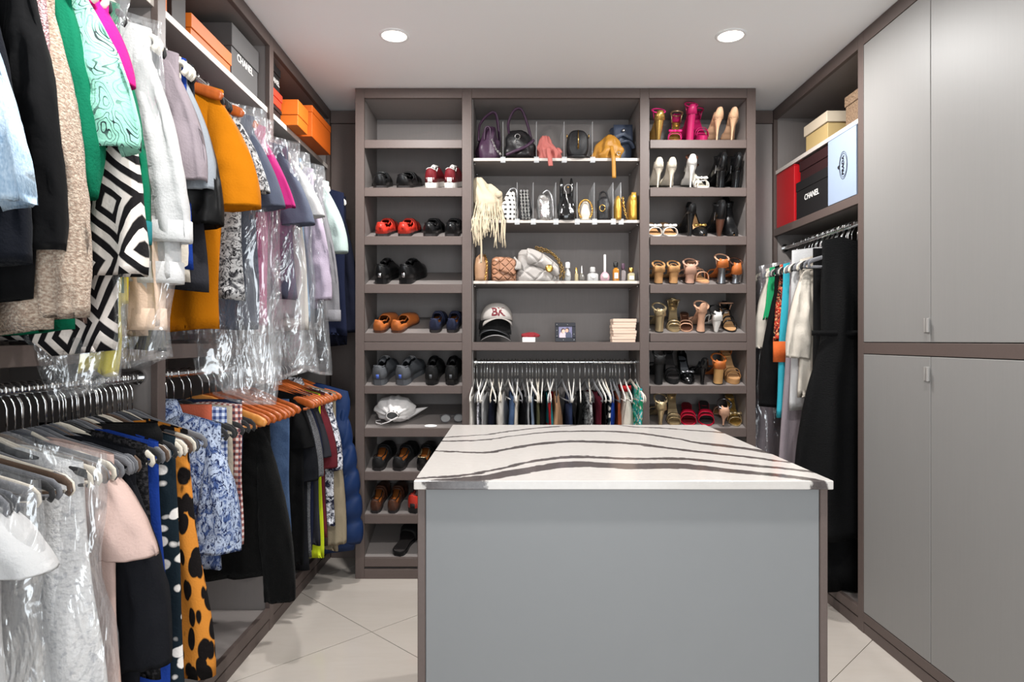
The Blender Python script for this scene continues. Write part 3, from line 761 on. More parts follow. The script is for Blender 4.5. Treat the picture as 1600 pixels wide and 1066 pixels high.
UP('sequin_blouse', 'dusty pink sequined top between black velvet and beige knit', 'top', 'sequin', 84, 330, hw=.2, wb=.225, t=.012, hanger=BLACK_H, Y=1.228)
UP('knit_cardigan', 'fuzzy beige knitted cardigan with long ribbed sleeve', 'cardigan', 'knit', 140, 520, 497, hw=.205, sr=(.088, .05), splay=.026, t=.02, hanger=CREAM_H, gather=.12, flats=.6)
UP('silk_blouse', 'emerald green blouse with full sleeve beside the beige cardigan', 'blouse', 'green', 160, 520, 310, hw=.2, sr=(.085, .05), splay=.02, t=.014, hanger=CREAM_H, gather=.3, Y=1.30)
UP('print_kaftan', 'long black and white zigzag print kaftan on the upper rod', 'dress', 'zigzag', 219, 552, 432, hw=.205, sr=(.085, .06), splay=.03, wb=.225, t=.014, hanger=BLACK_H, Y=1.412)
UP('paisley_blouse', 'mint green paisley blouse with flared bell sleeve', 'blouse', 'paisley', 218, 420, 238, hw=.205, sr=(.08, .075), splay=.045, t=.012, bell=1., hanger=CREAM_H, Y=1.342)
UP('short_sleeve_blouse', 'hot magenta top with short sleeve behind the paisley blouse', 'top', 'magenta', 209, 190, 138, hw=.225, sr=(.075, .05), splay=.012, t=.012, hanger=CREAM_H)
UP('tie_blouse', 'green blouse with gathered frill cuff beside the white plastic cover', 'blouse', 'green', 236, 460, 378, hw=.2, sr=(.07, .042), splay=.035, t=.014, cuff='teal', hanger=BLACK_H, gather=.1)
Yw = UP('white_blouse', 'white blouse with turned-back cuff under clear plastic', 'blouse', 'white', 282, 505, 440, hw=.205, sr=(.075, .06), splay=.02, t=.02, cuff='white', hanger=CREAM_H)
film_cover('clear plastic cover over the white blouse beside the paisley sleeve', (XROD_L, Yw - .012, ZROD_U), 0, .235, .84, .036, M_FILM2)
UP('peach_blouse', 'pale peach blouse with long cuffed sleeve near the white shirt', 'blouse', 'peach', 271, 530, 512, hw=.19, sr=(.07, .042), splay=.015, t=.014, cuff='peach', hanger=CREAM_H, Y=1.575)
Yw = UP('white_shirt', 'white button shirt with pointed collar and long cuffed sleeve', 'shirt', 'white', 296, 500, 376, hw=.21, sr=(.085, .05), splay=.05, t=.022, cuff='white', collar='white', hanger=CREAM_H)
UP('black_tunic', 'long black tunic hanging low behind the peach cuff', 'tunic', 'black', 279, 550, hw=.2, wb=.205, t=.012, Y=1.625, hanger=BLACK_H)
UP('sleeveless_blouse', 'royal blue sleeveless top between white shirt and charcoal top', 'top', 'royal', 306, 426, hw=.21, wb=.235, t=.014, hanger=CREAM_H)
UP('sleeveless_blouse', 'charcoal sleeveless top next to the royal blue one', 'top', 'charcoal', 317, 452, hw=.21, wb=.235, t=.012, hanger=BLACK_H)
UP('lemon_blouse', 'cream and lemon blouse hem below the grey tops', 'blouse', 'cream', 321, 446, hw=.2, wb=.23, t=.011, hanger=CREAM_H, Y=1.735)
UP('elbow_sleeve_blouse', 'mauve grey top with elbow sleeve on the upper rod', 'top', 'mauve', 322, 420, 286, hw=.205, sr=(.075, .05), splay=.03, t=.013, hanger=CREAM_H)
UP('grey_tee', 'pale grey tee with short sleeve beside black satin blouse', 'shirt', 'palegrey', 336, 400, 300, hw=.205, sr=(.075, .055), splay=.03, t=.013, hanger=CREAM_H)
UP('satin_blouse', 'black satin blouse with short sleeve in front of the mustard tee', 'blouse', 'satin', 348, 400, 355, hw=.205, sr=(.085, .07), splay=.03, t=.018, hanger=BLACK_H)
for k in range(5):
    hang('slim', 'black', 'slim black velvet hanger, bare, on the upper rod before the mustard tee', 'bare black hangers on the upper rod', (XROD_L, 1.945 + .017 * k, ZROD_U), (0, 0, rj.uniform(-.05, .05)))
UP('mustard_tee', 'mustard yellow t-shirt with wide short sleeve', 't-shirt', 'mustard', 409, 518, 328, hw=.215, sr=(.095, .078), splay=.05, wb=.205, t=.026, hanger=WOOD_H, ysh=-.01)
hang('wood', 'dark', 'orange wooden hanger, bare, between mustard tee and navy polo', 'bare wooden hangers on the upper rod', (XROD_L, 2.085, ZROD_U), (0, 0, .05))
hang('wood', 'dark', 'orange wooden hanger, bare, between mustard tee and navy polo', 'bare wooden hangers on the upper rod', (XROD_L, 2.22, ZROD_U), (0, 0, -.04))
UP('printed_tee', 'white t-shirt with blue print beside the mustard tee', 't-shirt', 'greyprint', 421, 470, 302, hw=.21, sr=(.085, .065), splay=.04, t=.016, hanger=WOOD_H)
CG = 'plastic covers over polos and shirts'
Y = UP('polo_shirt', 'slate navy polo shirt with pale grey collar under plastic', 'polo shirt', 'slate', 446, 512, 326, hw=.215, sr=(.09, .072), splay=.045, t=.022, wb=.225, collar='palegrey', hanger=WIRE_H)
film_cover('clear plastic cover over the slate navy polo', (XROD_L, Y - .004, ZROD_U), 0, .25, .985, .036, M_FILM2, CG, wb=.275)
Y = UP('polo_shirt', 'bright pink polo shirt with red tipped sleeve under plastic', 'polo shirt', 'pink', 461, 512, 325, hw=.215, sr=(.085, .065), splay=.05, t=.02, wb=.225, collar='pink', hanger=WIRE_H)
film_cover('clear plastic cover over the bright pink polo', (XROD_L, Y - .004, ZROD_U), 0, .25, .98, .032, M_FILM, CG, wb=.28)
Y = UP('dress_shirt', 'ivory shirt hanging loose between pink polo and slate shirt', 'shirt', 'ivory', 482, 519, hw=.21, wb=.26, t=.022, collar='ivory', hanger=WIRE_H, fold=.014)
Y = UP('dress_shirt', 'white striped shirt with dark collar band next to ivory shirt', 'shirt', 'slate', 492, 470, 352, hw=.21, sr=(.085, .065), splay=.05, t=.018, wb=.24, collar='white', hanger=WIRE_H)
film_cover('clear plastic cover over the white striped shirt with dark collar band', (XROD_L, Y - .004, ZROD_U), 0, .25, .94, .032, M_FILM2, CG, wb=.28)
Y = UP('dress_shirt', 'white shirt with open pointed collar under plastic near the bay divider', 'shirt', 'white', 501, 500, 340, hw=.22, sr=(.085, .065), splay=.055, t=.02, wb=.24, collar='white', hanger=WIRE_H, Y=2.62)
UP('dress_shirt', 'light blue shirt in plastic near the bay divider', 'shirt', 'skyblue', 498, 500, hw=.21, wb=.245, t=.014, collar='skyblue', hanger=WIRE_H, Y=2.69)
film_cover('clear plastic cover over the light blue shirt by the bay divider', (XROD_L, 2.69, ZROD_U), 0, .25, .93, .028, M_FILM2, CG, wb=.28)
UP('dress_shirt', 'lilac shirt beside the grey long-sleeved shirt', 'shirt', 'lilac', 515, 480, 470, hw=.21, sr=(.08, .05), splay=.04, t=.016, wb=.22, collar='lilac', hanger=WIRE_H, Y=2.86)
film_cover('clear plastic cover over the lilac shirt', (XROD_L, 2.872, ZROD_U), 0, .25, .92, .03, M_FILM2, CG, wb=.28)
UP('dress_shirt', 'grey marl shirt with long buttoned cuff', 'shirt', 'greymarl', 531, 515, 500, hw=.21, sr=(.08, .046), splay=.04, t=.018, cuff='greymarl', collar='mint', hanger=WIRE_H)
UP('pale_tee', 'pale mint t-shirt with dark trimmed sleeve', 't-shirt', 'mint', 544, 500, 396, hw=.215, sr=(.085, .062), splay=.04, t=.018, collar='mint', hanger=WIRE_H)
UP('navy_polo', 'navy blue polo shirt beside the pale mint tee', 'polo shirt', 'navy', 551, 524, hw=.23, wb=.245, t=.024, hanger=WIRE_H, Y=3.3, collar='navy')
UP('navy_coat', 'very dark navy jacket at the corner end of the upper rod', 'jacket', 'deepnavy', 553, 540, 520, hw=.215, sr=(.085, .055), splay=.03, t=.024, hanger=WIRE_H, Y=3.4)
# loose ends hanging below the middle rail
UP('yellow_scarf', 'sheer yellow blouse tail hanging below the middle rail', 'blouse', 'sheeryellow', 223, 583, hw=.05, wb=.042, t=.014, drop=.1, neck=.01, Y=1.455, dx=.16, zs=-.70, fold=.006, nf=2)
UP('frilled_blouse', 'bright yellow frilled top hem under the turned-back white cuff', 'top', 'yellow', 222, 480, hw=.07, wb=.1, t=.016, drop=.1, neck=.01, Y=1.48, dx=.12, zs=-.55, fold=.008, nf=3)
UP('leather_belt', 'brown leather belt looped below the beige cardigan', 'belt', mat('brown_leather', (92, 70, 62), .45, bump=(120, .2)), 158, 502, hw=.045, wb=.04, t=.012, drop=.0, neck=.01, Y=1.33, dx=.16, zs=-.55, fold=.002)
film_cover('crumpled clear plastic cover with long tail beside the yellow blouse', (XROD_L + .04, 1.432, ZROD_U), 0, .19, .90, .022, M_FILM2, wb=.2)

# ---- lower rod, first bay
def LH(col): return ('slim', col, {'grey': 'slim grey velvet hanger on the lower rod of the white blouses', 'beige': 'slim beige velvet hanger on the lower rod of the white blouses', 'black': 'slim black velvet hanger on the lower rod of the white blouses', 'brown': 'slim brown velvet hanger on the lower rod of the white blouses', 'charcoal': 'slim charcoal velvet hanger on the lower rod of the white blouses'}[col], col + ' velvet hangers on the lower rod')
Y = LO('white_blouse', 'white cotton blouse with wide sleeve in clear plastic, lower rod', 'blouse', 'white', 84, 1150, 895, hw=.19, sr=(.085, .08), splay=.03, t=.03, hanger=LH('black'))
film_cover('clear plastic cover over the white cotton blouse', (XROD_L, Y, ZROD_L), 0, .262, .86, .03, M_FILM, wb=.3)
LO('lace_dress', 'white lace dress under clear plastic next to blush top', 'dress', 'whitelace', 150, 1180, hw=.195, wb=.235, t=.03, hanger=LH('beige'), Y=1.345)
film_cover('clear plastic cover over the white lace dress', (XROD_L, 1.345, ZROD_L), 0, .235, .86, .045, M_FILM2, wb=.265)
LO('draped_blouse', 'blush pink sleeveless top with soft draped shoulder', 'top', 'blush', 217, 1090, 870, hw=.2, sr=(.09, .062), splay=.045, t=.024, hanger=LH('grey'), Y=1.44)
LO('black_jacket', 'black crepe jacket with long sleeve on the lower rod', 'jacket', 'ink', 254, 1120, 1040, hw=.205, sr=(.09, .06), splay=.03, t=.02, hanger=LH('brown'), Y=1.515)
LO('lace_blouse', 'black lace top between black jacket and royal blue dress', 'top', 'lace', 259, 1060, hw=.2, wb=.23, t=.014, hanger=LH('black'), Y=1.573)
LO('blue_dress', 'royal blue dress next to the spotted dress', 'dress', 'royal', 271, 1150, hw=.2, wb=.225, t=.014, hanger=LH('grey'), Y=1.622)
LO('spot_dress', 'black dress with white brushed spots', 'dress', 'spots', 303, 1130, hw=.2, wb=.235, t=.018, hanger=LH('beige'), Y=1.705)
LO('leopard_dress', 'orange leopard print dress with tapered hem', 'dress', 'leopard', 342, 1052, hw=.185, wb=.255, t=.03, hanger=LH('black'), Y=1.80, fold=.014)
cyc = ['grey', 'grey', 'charcoal', 'grey', 'beige', 'black', 'grey', 'brown', 'beige', 'grey', 'black', 'beige', 'brown', 'grey', 'charcoal', 'beige']
for k in range(34):   # many bare hangers crowd the lower rod
    c = cyc[k % len(cyc)]; h = LH(c)
    yy = 1.095 + .0232 * k
    if yy > 1.868: break
    hang(h[0], h[1], h[2].replace(' of the white blouses', ', crowded among many others'), h[3] + ', crowded', (XROD_L, yy, ZROD_L), (0, 0, rj.uniform(-.16, .1)))
LO('black_knit', 'folded black knit draped over the crowded hangers', 'sweater', 'black', 190, 700, hw=.15, wb=.17, t=.03, zs=-.1, Y=1.655, dx=.03, flat=True)
# ---- lower rod, second bay
CLIP = ('slim', 'black', 'slim black hanger on the lower rod with folded trousers', 'black hangers with trousers')
LO('toile_shirt', 'blue and white toile print shirt with short sleeve', 'shirt', 'toile', 361, 890, 862, hw=.2, sr=(.09, .075), splay=.0, wb=.2, t=.03, collar='toile', hanger=CLIP, Y=1.972)
LO('terracotta_trousers', 'terracotta trousers folded over a hanger', 'trousers', 'terracotta', 317, 760, hw=.13, wb=.13, t=.02, flat=True, zs=-.09, Y=2.022, dx=.02, hanger=CLIP)
LO('check_shirt', 'blue and white checked shirt behind the toile shirt', 'shirt', 'bluecheck', 358, 850, hw=.185, wb=.19, t=.016, zs=-.09, drop=.08, Y=2.045, hanger=CLIP)
LO('sand_shirt', 'sand coloured shirt between two checked shirts', 'shirt', 'sand', 366, 850, hw=.185, wb=.19, t=.014, zs=-.09, drop=.08, Y=2.088, hanger=CLIP)
LO('check_shirt', 'red and navy checked shirt beside the black fleece', 'shirt', 'redcheck', 386, 845, hw=.19, wb=.195, t=.02, zs=-.09, drop=.08, Y=2.15, hanger=CLIP)
LO('navy_trousers', 'dark navy trousers folded over a hanger beside wooden hangers', 'trousers', 'darkdenim', 391, 800, hw=.17, wb=.17, t=.014, flat=True, zs=-.09, Y=2.2, hanger=CLIP)
WL = 'orange wooden hanger, bare, on the lower rod above the black fleece'
for k in range(7):
    hang('wood', 'light' if k == 0 else 'dark', 'honey coloured wooden hanger, bare, on the lower rod' if k == 0 else WL, 'bare wooden hangers on the lower rod', (XROD_L + .012, 2.255 + .052 * k, ZROD_L), (0, 0, rj.uniform(-.05, .05)))
LO('black_fleece', 'black fleece top with long sleeve reaching low, below wooden hangers', 'sweater', 'fleece', 447, 900, 934, hw=.205, sr=(.09, .055), splay=.05, t=.03, zs=-.12, Y=2.38, rz=-6, hanger=('wood', 'dark', 'orange wooden hanger holding the black fleece', 'wooden hanger of the fleece'))
LO('denim_jeans', 'blue jeans folded over a hanger beside the black fleece', 'jeans', 'denim', 453, 850, hw=.172, wb=.172, t=.016, flat=True, zs=-.13, Y=2.66, hanger=('wood', 'dark', WL, 'bare wooden hangers on the lower rod'))
# ---- lower rod, third bay
WH3 = ('wood', 'dark', 'orange wooden hanger holding dark tees by the corner', 'wooden hangers of the dark tees')
tees = [('black', 'black t-shirt, first by the bay divider', 480, 880, 700), ('ink', 'washed black t-shirt with wide sleeve', 497, 892, 752), ('heather', 'heather grey t-shirt beside the washed black one', 506, 870, 745),
        ('navy', 'navy t-shirt behind the heather grey one', 503, 860, 725), ('charcoal', 'charcoal t-shirt beside the burgundy one', 518, 850, 715), ('burgundy', 'burgundy t-shirt by the corner', 527, 840, 732), ('brown', 'dark brown t-shirt by the corner', 528, 850, 712)]
yy = 2.845
for i, (m_, lb, px, pyb, pys) in enumerate(tees):
    ext = 1.065 - (CX - px) * yy / F
    hw_ = min(.23, max(.17, ext - .06))
    LO('t_shirt', lb + ' on the lower rod', 't-shirt', m_, px, pyb, pys, hw=hw_, sr=(.085, .06), splay=max(0., ext - hw_ - .048), t=.018, hanger=WH3, Y=yy)
    yy += .044
LO('lime_tee', 'lime yellow t-shirt showing below the brown tee', 't-shirt', 'lime', 500, 870, hw=.19, wb=.2, t=.012, hanger=WH3, Y=3.03, dx=.0)
LO('print_shirt', 'black and white foliage print shirt next to the khaki jacket', 'shirt', 'toiledark', 540, 825, 735, hw=.215, sr=(.085, .06), splay=.0, t=.022, collar='toiledark', hanger=WH3, Y=3.145)
LO('khaki_jacket', 'khaki jacket between print shirt and blue puffer', 'jacket', 'khaki', 548, 858, 850, hw=.215, sr=(.085, .05), splay=.01, t=.022, hanger=WH3, Y=3.205)
LO('puffer_jacket', 'quilted blue puffer jacket in the corner', 'jacket', 'puffer', 569, 862, hw=.215, wb=.25, t=.05, Y=3.29, puff=6, fold=.004, dx=.045, slv_py=850, sr=(.085, .07), splay=.01, hanger=WH3)

# ---------------------------------------------------------------- clothes on the right rod
RG = lambda *a, **k: hung('R', ZROD_R, *a, **k)
def RH(c): return ('slim', c, 'slim %s velvet hanger on the rod of the long black dress' % c, c + ' hangers on the dress rod')
RG('black_dress', 'long black linen dress with tied waist sash', 'dress', 'linen', 1235, 838, hw=.155, wb=.285, t=.05, Y=2.905, zs=-.052, drop=.2, neck=.075, dip=.05, waist=(.33, .86), fold=.02, nf=3, band=(.44, .022, .19, .042, 'black'), hanger=RH('grey'), nx=56, nz=30)
RG('black_trousers', 'long black trousers reaching the cabinet floor, below the black dress', 'trousers', 'black', 1290, 918, hw=.16, wb=.17, t=.03, Y=2.985, flat=True, hanger=RH('black'))
RG('cream_jacket', 'cream jacket with soft long sleeve beside the black dress', 'jacket', 'cream', 1243, 620, 560, hw=.19, sr=(.08, .055), splay=.02, t=.03, Y=3.05, hanger=RH('grey'))
RG('grey_slip', 'long pale grey dress behind the cream jacket', 'dress', 'mauve', 1222, 800, hw=.19, wb=.25, t=.018, Y=3.16, hanger=RH('beige'))
RG('white_coat', 'long white coat in front of the printed dress', 'coat', 'white', 1229, 640, hw=.2, wb=.21, t=.03, Y=3.115, drop=.12, zs=-.07, hanger=RH('beige'))
RG('print_dress', 'teal and orange colour-block dress behind the white coat', 'dress', 'aqua', 1217, 655, hw=.2, wb=.235, t=.014, Y=3.215, band=(.52, .10, .237, .026, 'orange'), hanger=RH('black'))
RG('print_blouse', 'dark blouse with red print between black sleeve and white coat', 'blouse', 'redprint', 1219, 535, hw=.2, wb=.235, t=.014, Y=3.255, hanger=RH('black'))
RG('black_blouse', 'black blouse with long wide gathered sleeve', 'blouse', 'black', 1192, 560, 636, hw=.2, sr=(.085, .06), splay=.03, t=.02, Y=3.315, hanger=RH('grey'))
RG('sleeveless_blouse', 'emerald green and cream top beside the black sleeve', 'top', 'emerald', 1196, 500, hw=.2, wb=.225, t=.016, Y=3.385, hanger=RH('beige'))
RG('cream_blouse', 'butter cream blouse with open sleeve under plastic', 'blouse', 'cream', 1186, 560, 545, hw=.2, sr=(.08, .05), splay=.03, t=.018, Y=3.435, hanger=RH('grey'))
RG('grey_gown', 'long grey gown under clear plastic in the corner', 'gown', 'mauve', 1176, 820, hw=.19, wb=.22, t=.022, Y=3.53, hanger=RH('beige'))
film_cover('long clear plastic cover over the grey gown', (XROD_R, 3.50, ZROD_R), pi, .225, 1.2, .055, M_FILM3, wb=.26)
for k in range(16):
    c = ['grey', 'black', 'beige', 'grey'][k % 4]; h = RH(c)
    hang(h[0], h[1], 'slim %s velvet hanger, bare, crowded on the dress rod' % c, 'bare ' + c + ' hangers on the dress rod', (XROD_R, 2.955 + .0255 * k + (.012 if k % 2 else 0), ZROD_R), (0, 0, pi + rj.uniform(-.1, .1)))

# ---------------------------------------------------------------- clothes on the short rail of the back wall
def CG_(px, name, label, cat, m, hanger='white', hw=.19, L=.46, rz=0, slv=0., **k):
    x = wx(px, XRODB_Y)
    garment(name, label, cat, (x, XRODB_Y, ZROD_B), -pi / 2 + R(rz), m, hw=hw, L=L, slv=slv, nx=28, nz=12, t=k.pop('t', .016), **k)
    if hanger: hang('slim', hanger, 'slim %s hanger holding trousers and skirts on the short rail' % hanger, hanger + ' hangers on the short rail', (x, XRODB_Y, ZROD_B), (0, 0, -pi / 2 + R(rz)))
cl = [(741, 'trousers', 'ivory trousers at the end of the short rail beside the shoe cabinet', 'ivory'), (752, 'jeans', 'dark printed jeans beside ivory trousers', 'toiledark'), (761, 'trousers', 'white trousers between dark pairs on the short rail', 'white'),
      (771, 'jeans', 'deep navy trousers on the short rail beside the white shirt', 'deepnavy'), (785, 'shirt', 'white folded shirt with patterned edge on the short rail', 'ivory'), (800, 'jeans', 'blue jeans on the short rail beside the white shirt', 'denim'),
      (809, 'trousers', 'cream trousers next to blue jeans on the short rail', 'cream'), (816, 'skirt', 'dark skirt next to the cream trousers', 'ink'), (823, 'trousers', 'white trousers beside faded jeans', 'white'), (832, 'jeans', 'faded light blue jeans with drawcord waist', 'steel'),
      (842, 'skirt', 'olive skirt beside the faded jeans', 'olive'), (848, 'skirt', 'black skirt next to the teal skirt', 'black'), (855, 'skirt', 'teal skirt on the short rail', 'teal'), (860, 'skirt', 'red and teal skirt edge on the short rail', 'red'), (869, 'skirt', 'tan wrap skirt on the short rail', 'tan'),
      (888, 'jeans', 'dark indigo jeans standing apart on the short rail', 'darkdenim'), (906, 'skirt', 'black skirt next to the indigo jeans', 'black'), (914, 'top', 'black and white print top on the short rail', 'greyprint'), (926, 'skirt', 'wine red skirt among black ones', 'wine'),
      (934, 'skirt', 'black skirt beside the wine red one', 'satin'), (945, 'top', 'black print top beside the blue top', 'spots'), (953, 'top', 'bright blue top on the short rail', 'royal'), (962, 'top', 'rust ruffled top on the short rail', 'rust')]
hc = ['white', 'white', 'white', 'beige', 'white', 'grey', 'white', 'black', 'white', 'white', 'beige', 'white', 'white', 'grey', 'black', 'white', 'white', 'black', 'grey', 'white', 'beige', 'grey', 'black']
for (px, cat, lb, m_), h_ in zip(cl, hc):
    CG_(px, cat, lb if 'rail' in lb else lb + ' on the short rail', cat, m_, h_, hw=rj.uniform(.16, .185), L=rj.uniform(.42, .5), rz=rj.uniform(-7, 7), flat=False, t=.011 if px not in (785, 869, 888) else .022, drop=.16, zs=-.145)
CG_(976, 'skirt', 'long pleated beige skirt with red sash on the short rail', 'skirt', 'cream', 'white', hw=.06, L=.5, wb=.16, zs=-.12, t=.03, neck=.01, fold=.012, nf=6, band=(.03, .03, .068, .03, 'red'))
CG_(993, 'dress', 'tropical green and aqua print dress on the short rail', 'dress', 'tropic', 'white', hw=.15, L=.52, t=.022)
for k, px in enumerate([745, 757, 766, 779, 794, 805, 828, 838, 865, 878, 897, 920, 940, 957, 968, 985]):
    c = ['white', 'grey', 'white', 'beige'][k % 4]
    hang('slim', c, 'slim %s hanger, bare, on the short rail' % c, 'bare ' + c + ' hangers on the short rail', (wx(px, XRODB_Y), XRODB_Y, ZROD_B), (0, 0, -pi / 2 + rj.uniform(-.2, .2)))
# ---------------------------------------------------------------- shoes
LEA = {}
for n_, c_, r_ in (('black', (20, 20, 21), .32), ('matteblack', (24, 24, 25), .6), ('red', (196, 52, 38), .35), ('tan', (186, 104, 50), .4), ('navy', (36, 42, 66), .6), ('white', (236, 232, 226), .4), ('nude', (222, 178, 142), .3),
                   ('cream', (228, 218, 200), .32), ('magenta', (168, 24, 84), .4), ('hotpink', (216, 40, 120), .45), ('brown', (84, 52, 38), .4), ('insole', (208, 160, 112), .55), ('orange', (220, 128, 62), .5), ('dark', (46, 42, 42), .6),
                   ('wine', (110, 24, 32), .45), ('grey', (88, 90, 94), .6), ('bluesole', (76, 104, 190), .4), ('woven', (190, 142, 92), .7), ('rose', (206, 160, 132), .25), ('crimson', (206, 26, 60), .35), ('wood', (206, 158, 100), .5), ('palegrey', (172, 170, 170), .5), ('jet', (14, 14, 15), .14), ('dustyrose', (196, 152, 130), .45)):
    LEA[n_] = mat('leather_' + n_, c_, r_, bump=(140, .15), var=.05)
LEA['silver'] = mat('leather_silver', (206, 206, 210), .22, .85, bump=(60, .2)); LEA['gold'] = mat('leather_gold', (206, 166, 92), .26, .8, bump=(60, .2)); LEA['pewter'] = mat('leather_pewter', (150, 152, 156), .25, .9)
LEA['champagne'] = mat('leather_champagne', (208, 186, 146), .28, .7)
def hwid(s, W):
    """half width of a sole at s from heel (0) to toe (1)"""
    P = ((0, .30), (.03, .52), (.09, .66), (.18, .68), (.36, .60), (.52, .74), (.68, .98), (.76, 1.0), (.86, .90), (.94, .66), (.985, .36), (1.0, .12))
    for (a, u), (b, v) in zip(P, P[1:]):
        if s <= b:
            t = (s - a) / (b - a); t = t * t * (3 - 2 * t); return W * (u + (v - u) * t)
    return W * .12
def lerp_tab(s, P):
    for (a, u), (b, v) in zip(P, P[1:]):
        if s <= b:
            t = (s - a) / (b - a); t = t * t * (3 - 2 * t); return u + (v - u) * t
    return P[-1][1]
SS = [0, .012, .03, .06, .1, .15, .2, .26, .32, .38, .44, .5, .56, .62, .68, .74, .8, .86, .91, .95, .98, 1.0]
def sole_mb(L, W, z0f, z1f, grow=0.):
    rs = []
    for s in SS:
        h = hwid(s, W) + grow; y = s * L + (grow if s == 1 else -grow if s == 0 else 0)
        a, b = z0f(s), z1f(s)
        rs.append([(-h, y, a), (h, y, a), (h, y, b), (-h, y, b)])
    return MB().rings(rs, True, True)
def upper_mb(L, W, zb, top, op, opw=.62, m=15, grow=.0015):
    """shell of a shoe above its sole; op = (start, end) of the foot opening"""
    v = []; f = []; n = len(SS)
    for s in SS:
        h = hwid(s, W) + grow; H_ = top(s); b = zb(s)
        for j in range(m):
            a = pi * j / (m - 1)
            v.append((h * sgp(cos(a), .55) * (1 - .16 * sin(a)), s * L - (.0 if s > .01 else .001), b + H_ * abs(sin(a)) ** .62))
    for i in range(n - 1):
        sm = (SS[i] + SS[i + 1]) / 2
        for j in range(m - 1):
            a = (j + .5) / (m - 1)
            if op[0] < sm < op[1] and abs(a - .5) < opw * .5: continue
            q = i * m + j
            f.append((q, q + 1, q + m + 1, q + m))
    f.append(tuple(range(m))[::-1])
    return MB().add(v, f)
def shoe_root(name, label, group, loc, yaw, flip):
    return thing(name, label, 'shoe', loc, (TILT, 0, 0), group)
def seat(row, px, dy=.032):
    """a spot on a slanted shelf: row number, image column"""
    Y = YB + dy
    return (wx(px, Y), Y, LIPZ[row] - .003 + (dy - .023) * math.tan(TILT) + .0015)
def put(t, row, px, yaw=0., flip=False, dy=.032, L=.27):
    x = seat(row, px, .05)[0]
    if flip: dy = dy + L; x -= sin(R(yaw)) * L * .85
    p = seat(row, px, dy); t.location = (x, p[1], p[2])
    t.rotation_mode = 'QUATERNION'
    t.rotation_quaternion = (Matrix.Rotation(TILT, 3, 'X') @ Matrix.Rotation(R(yaw) + (pi if flip else 0), 3, 'Z')).to_quaternion()
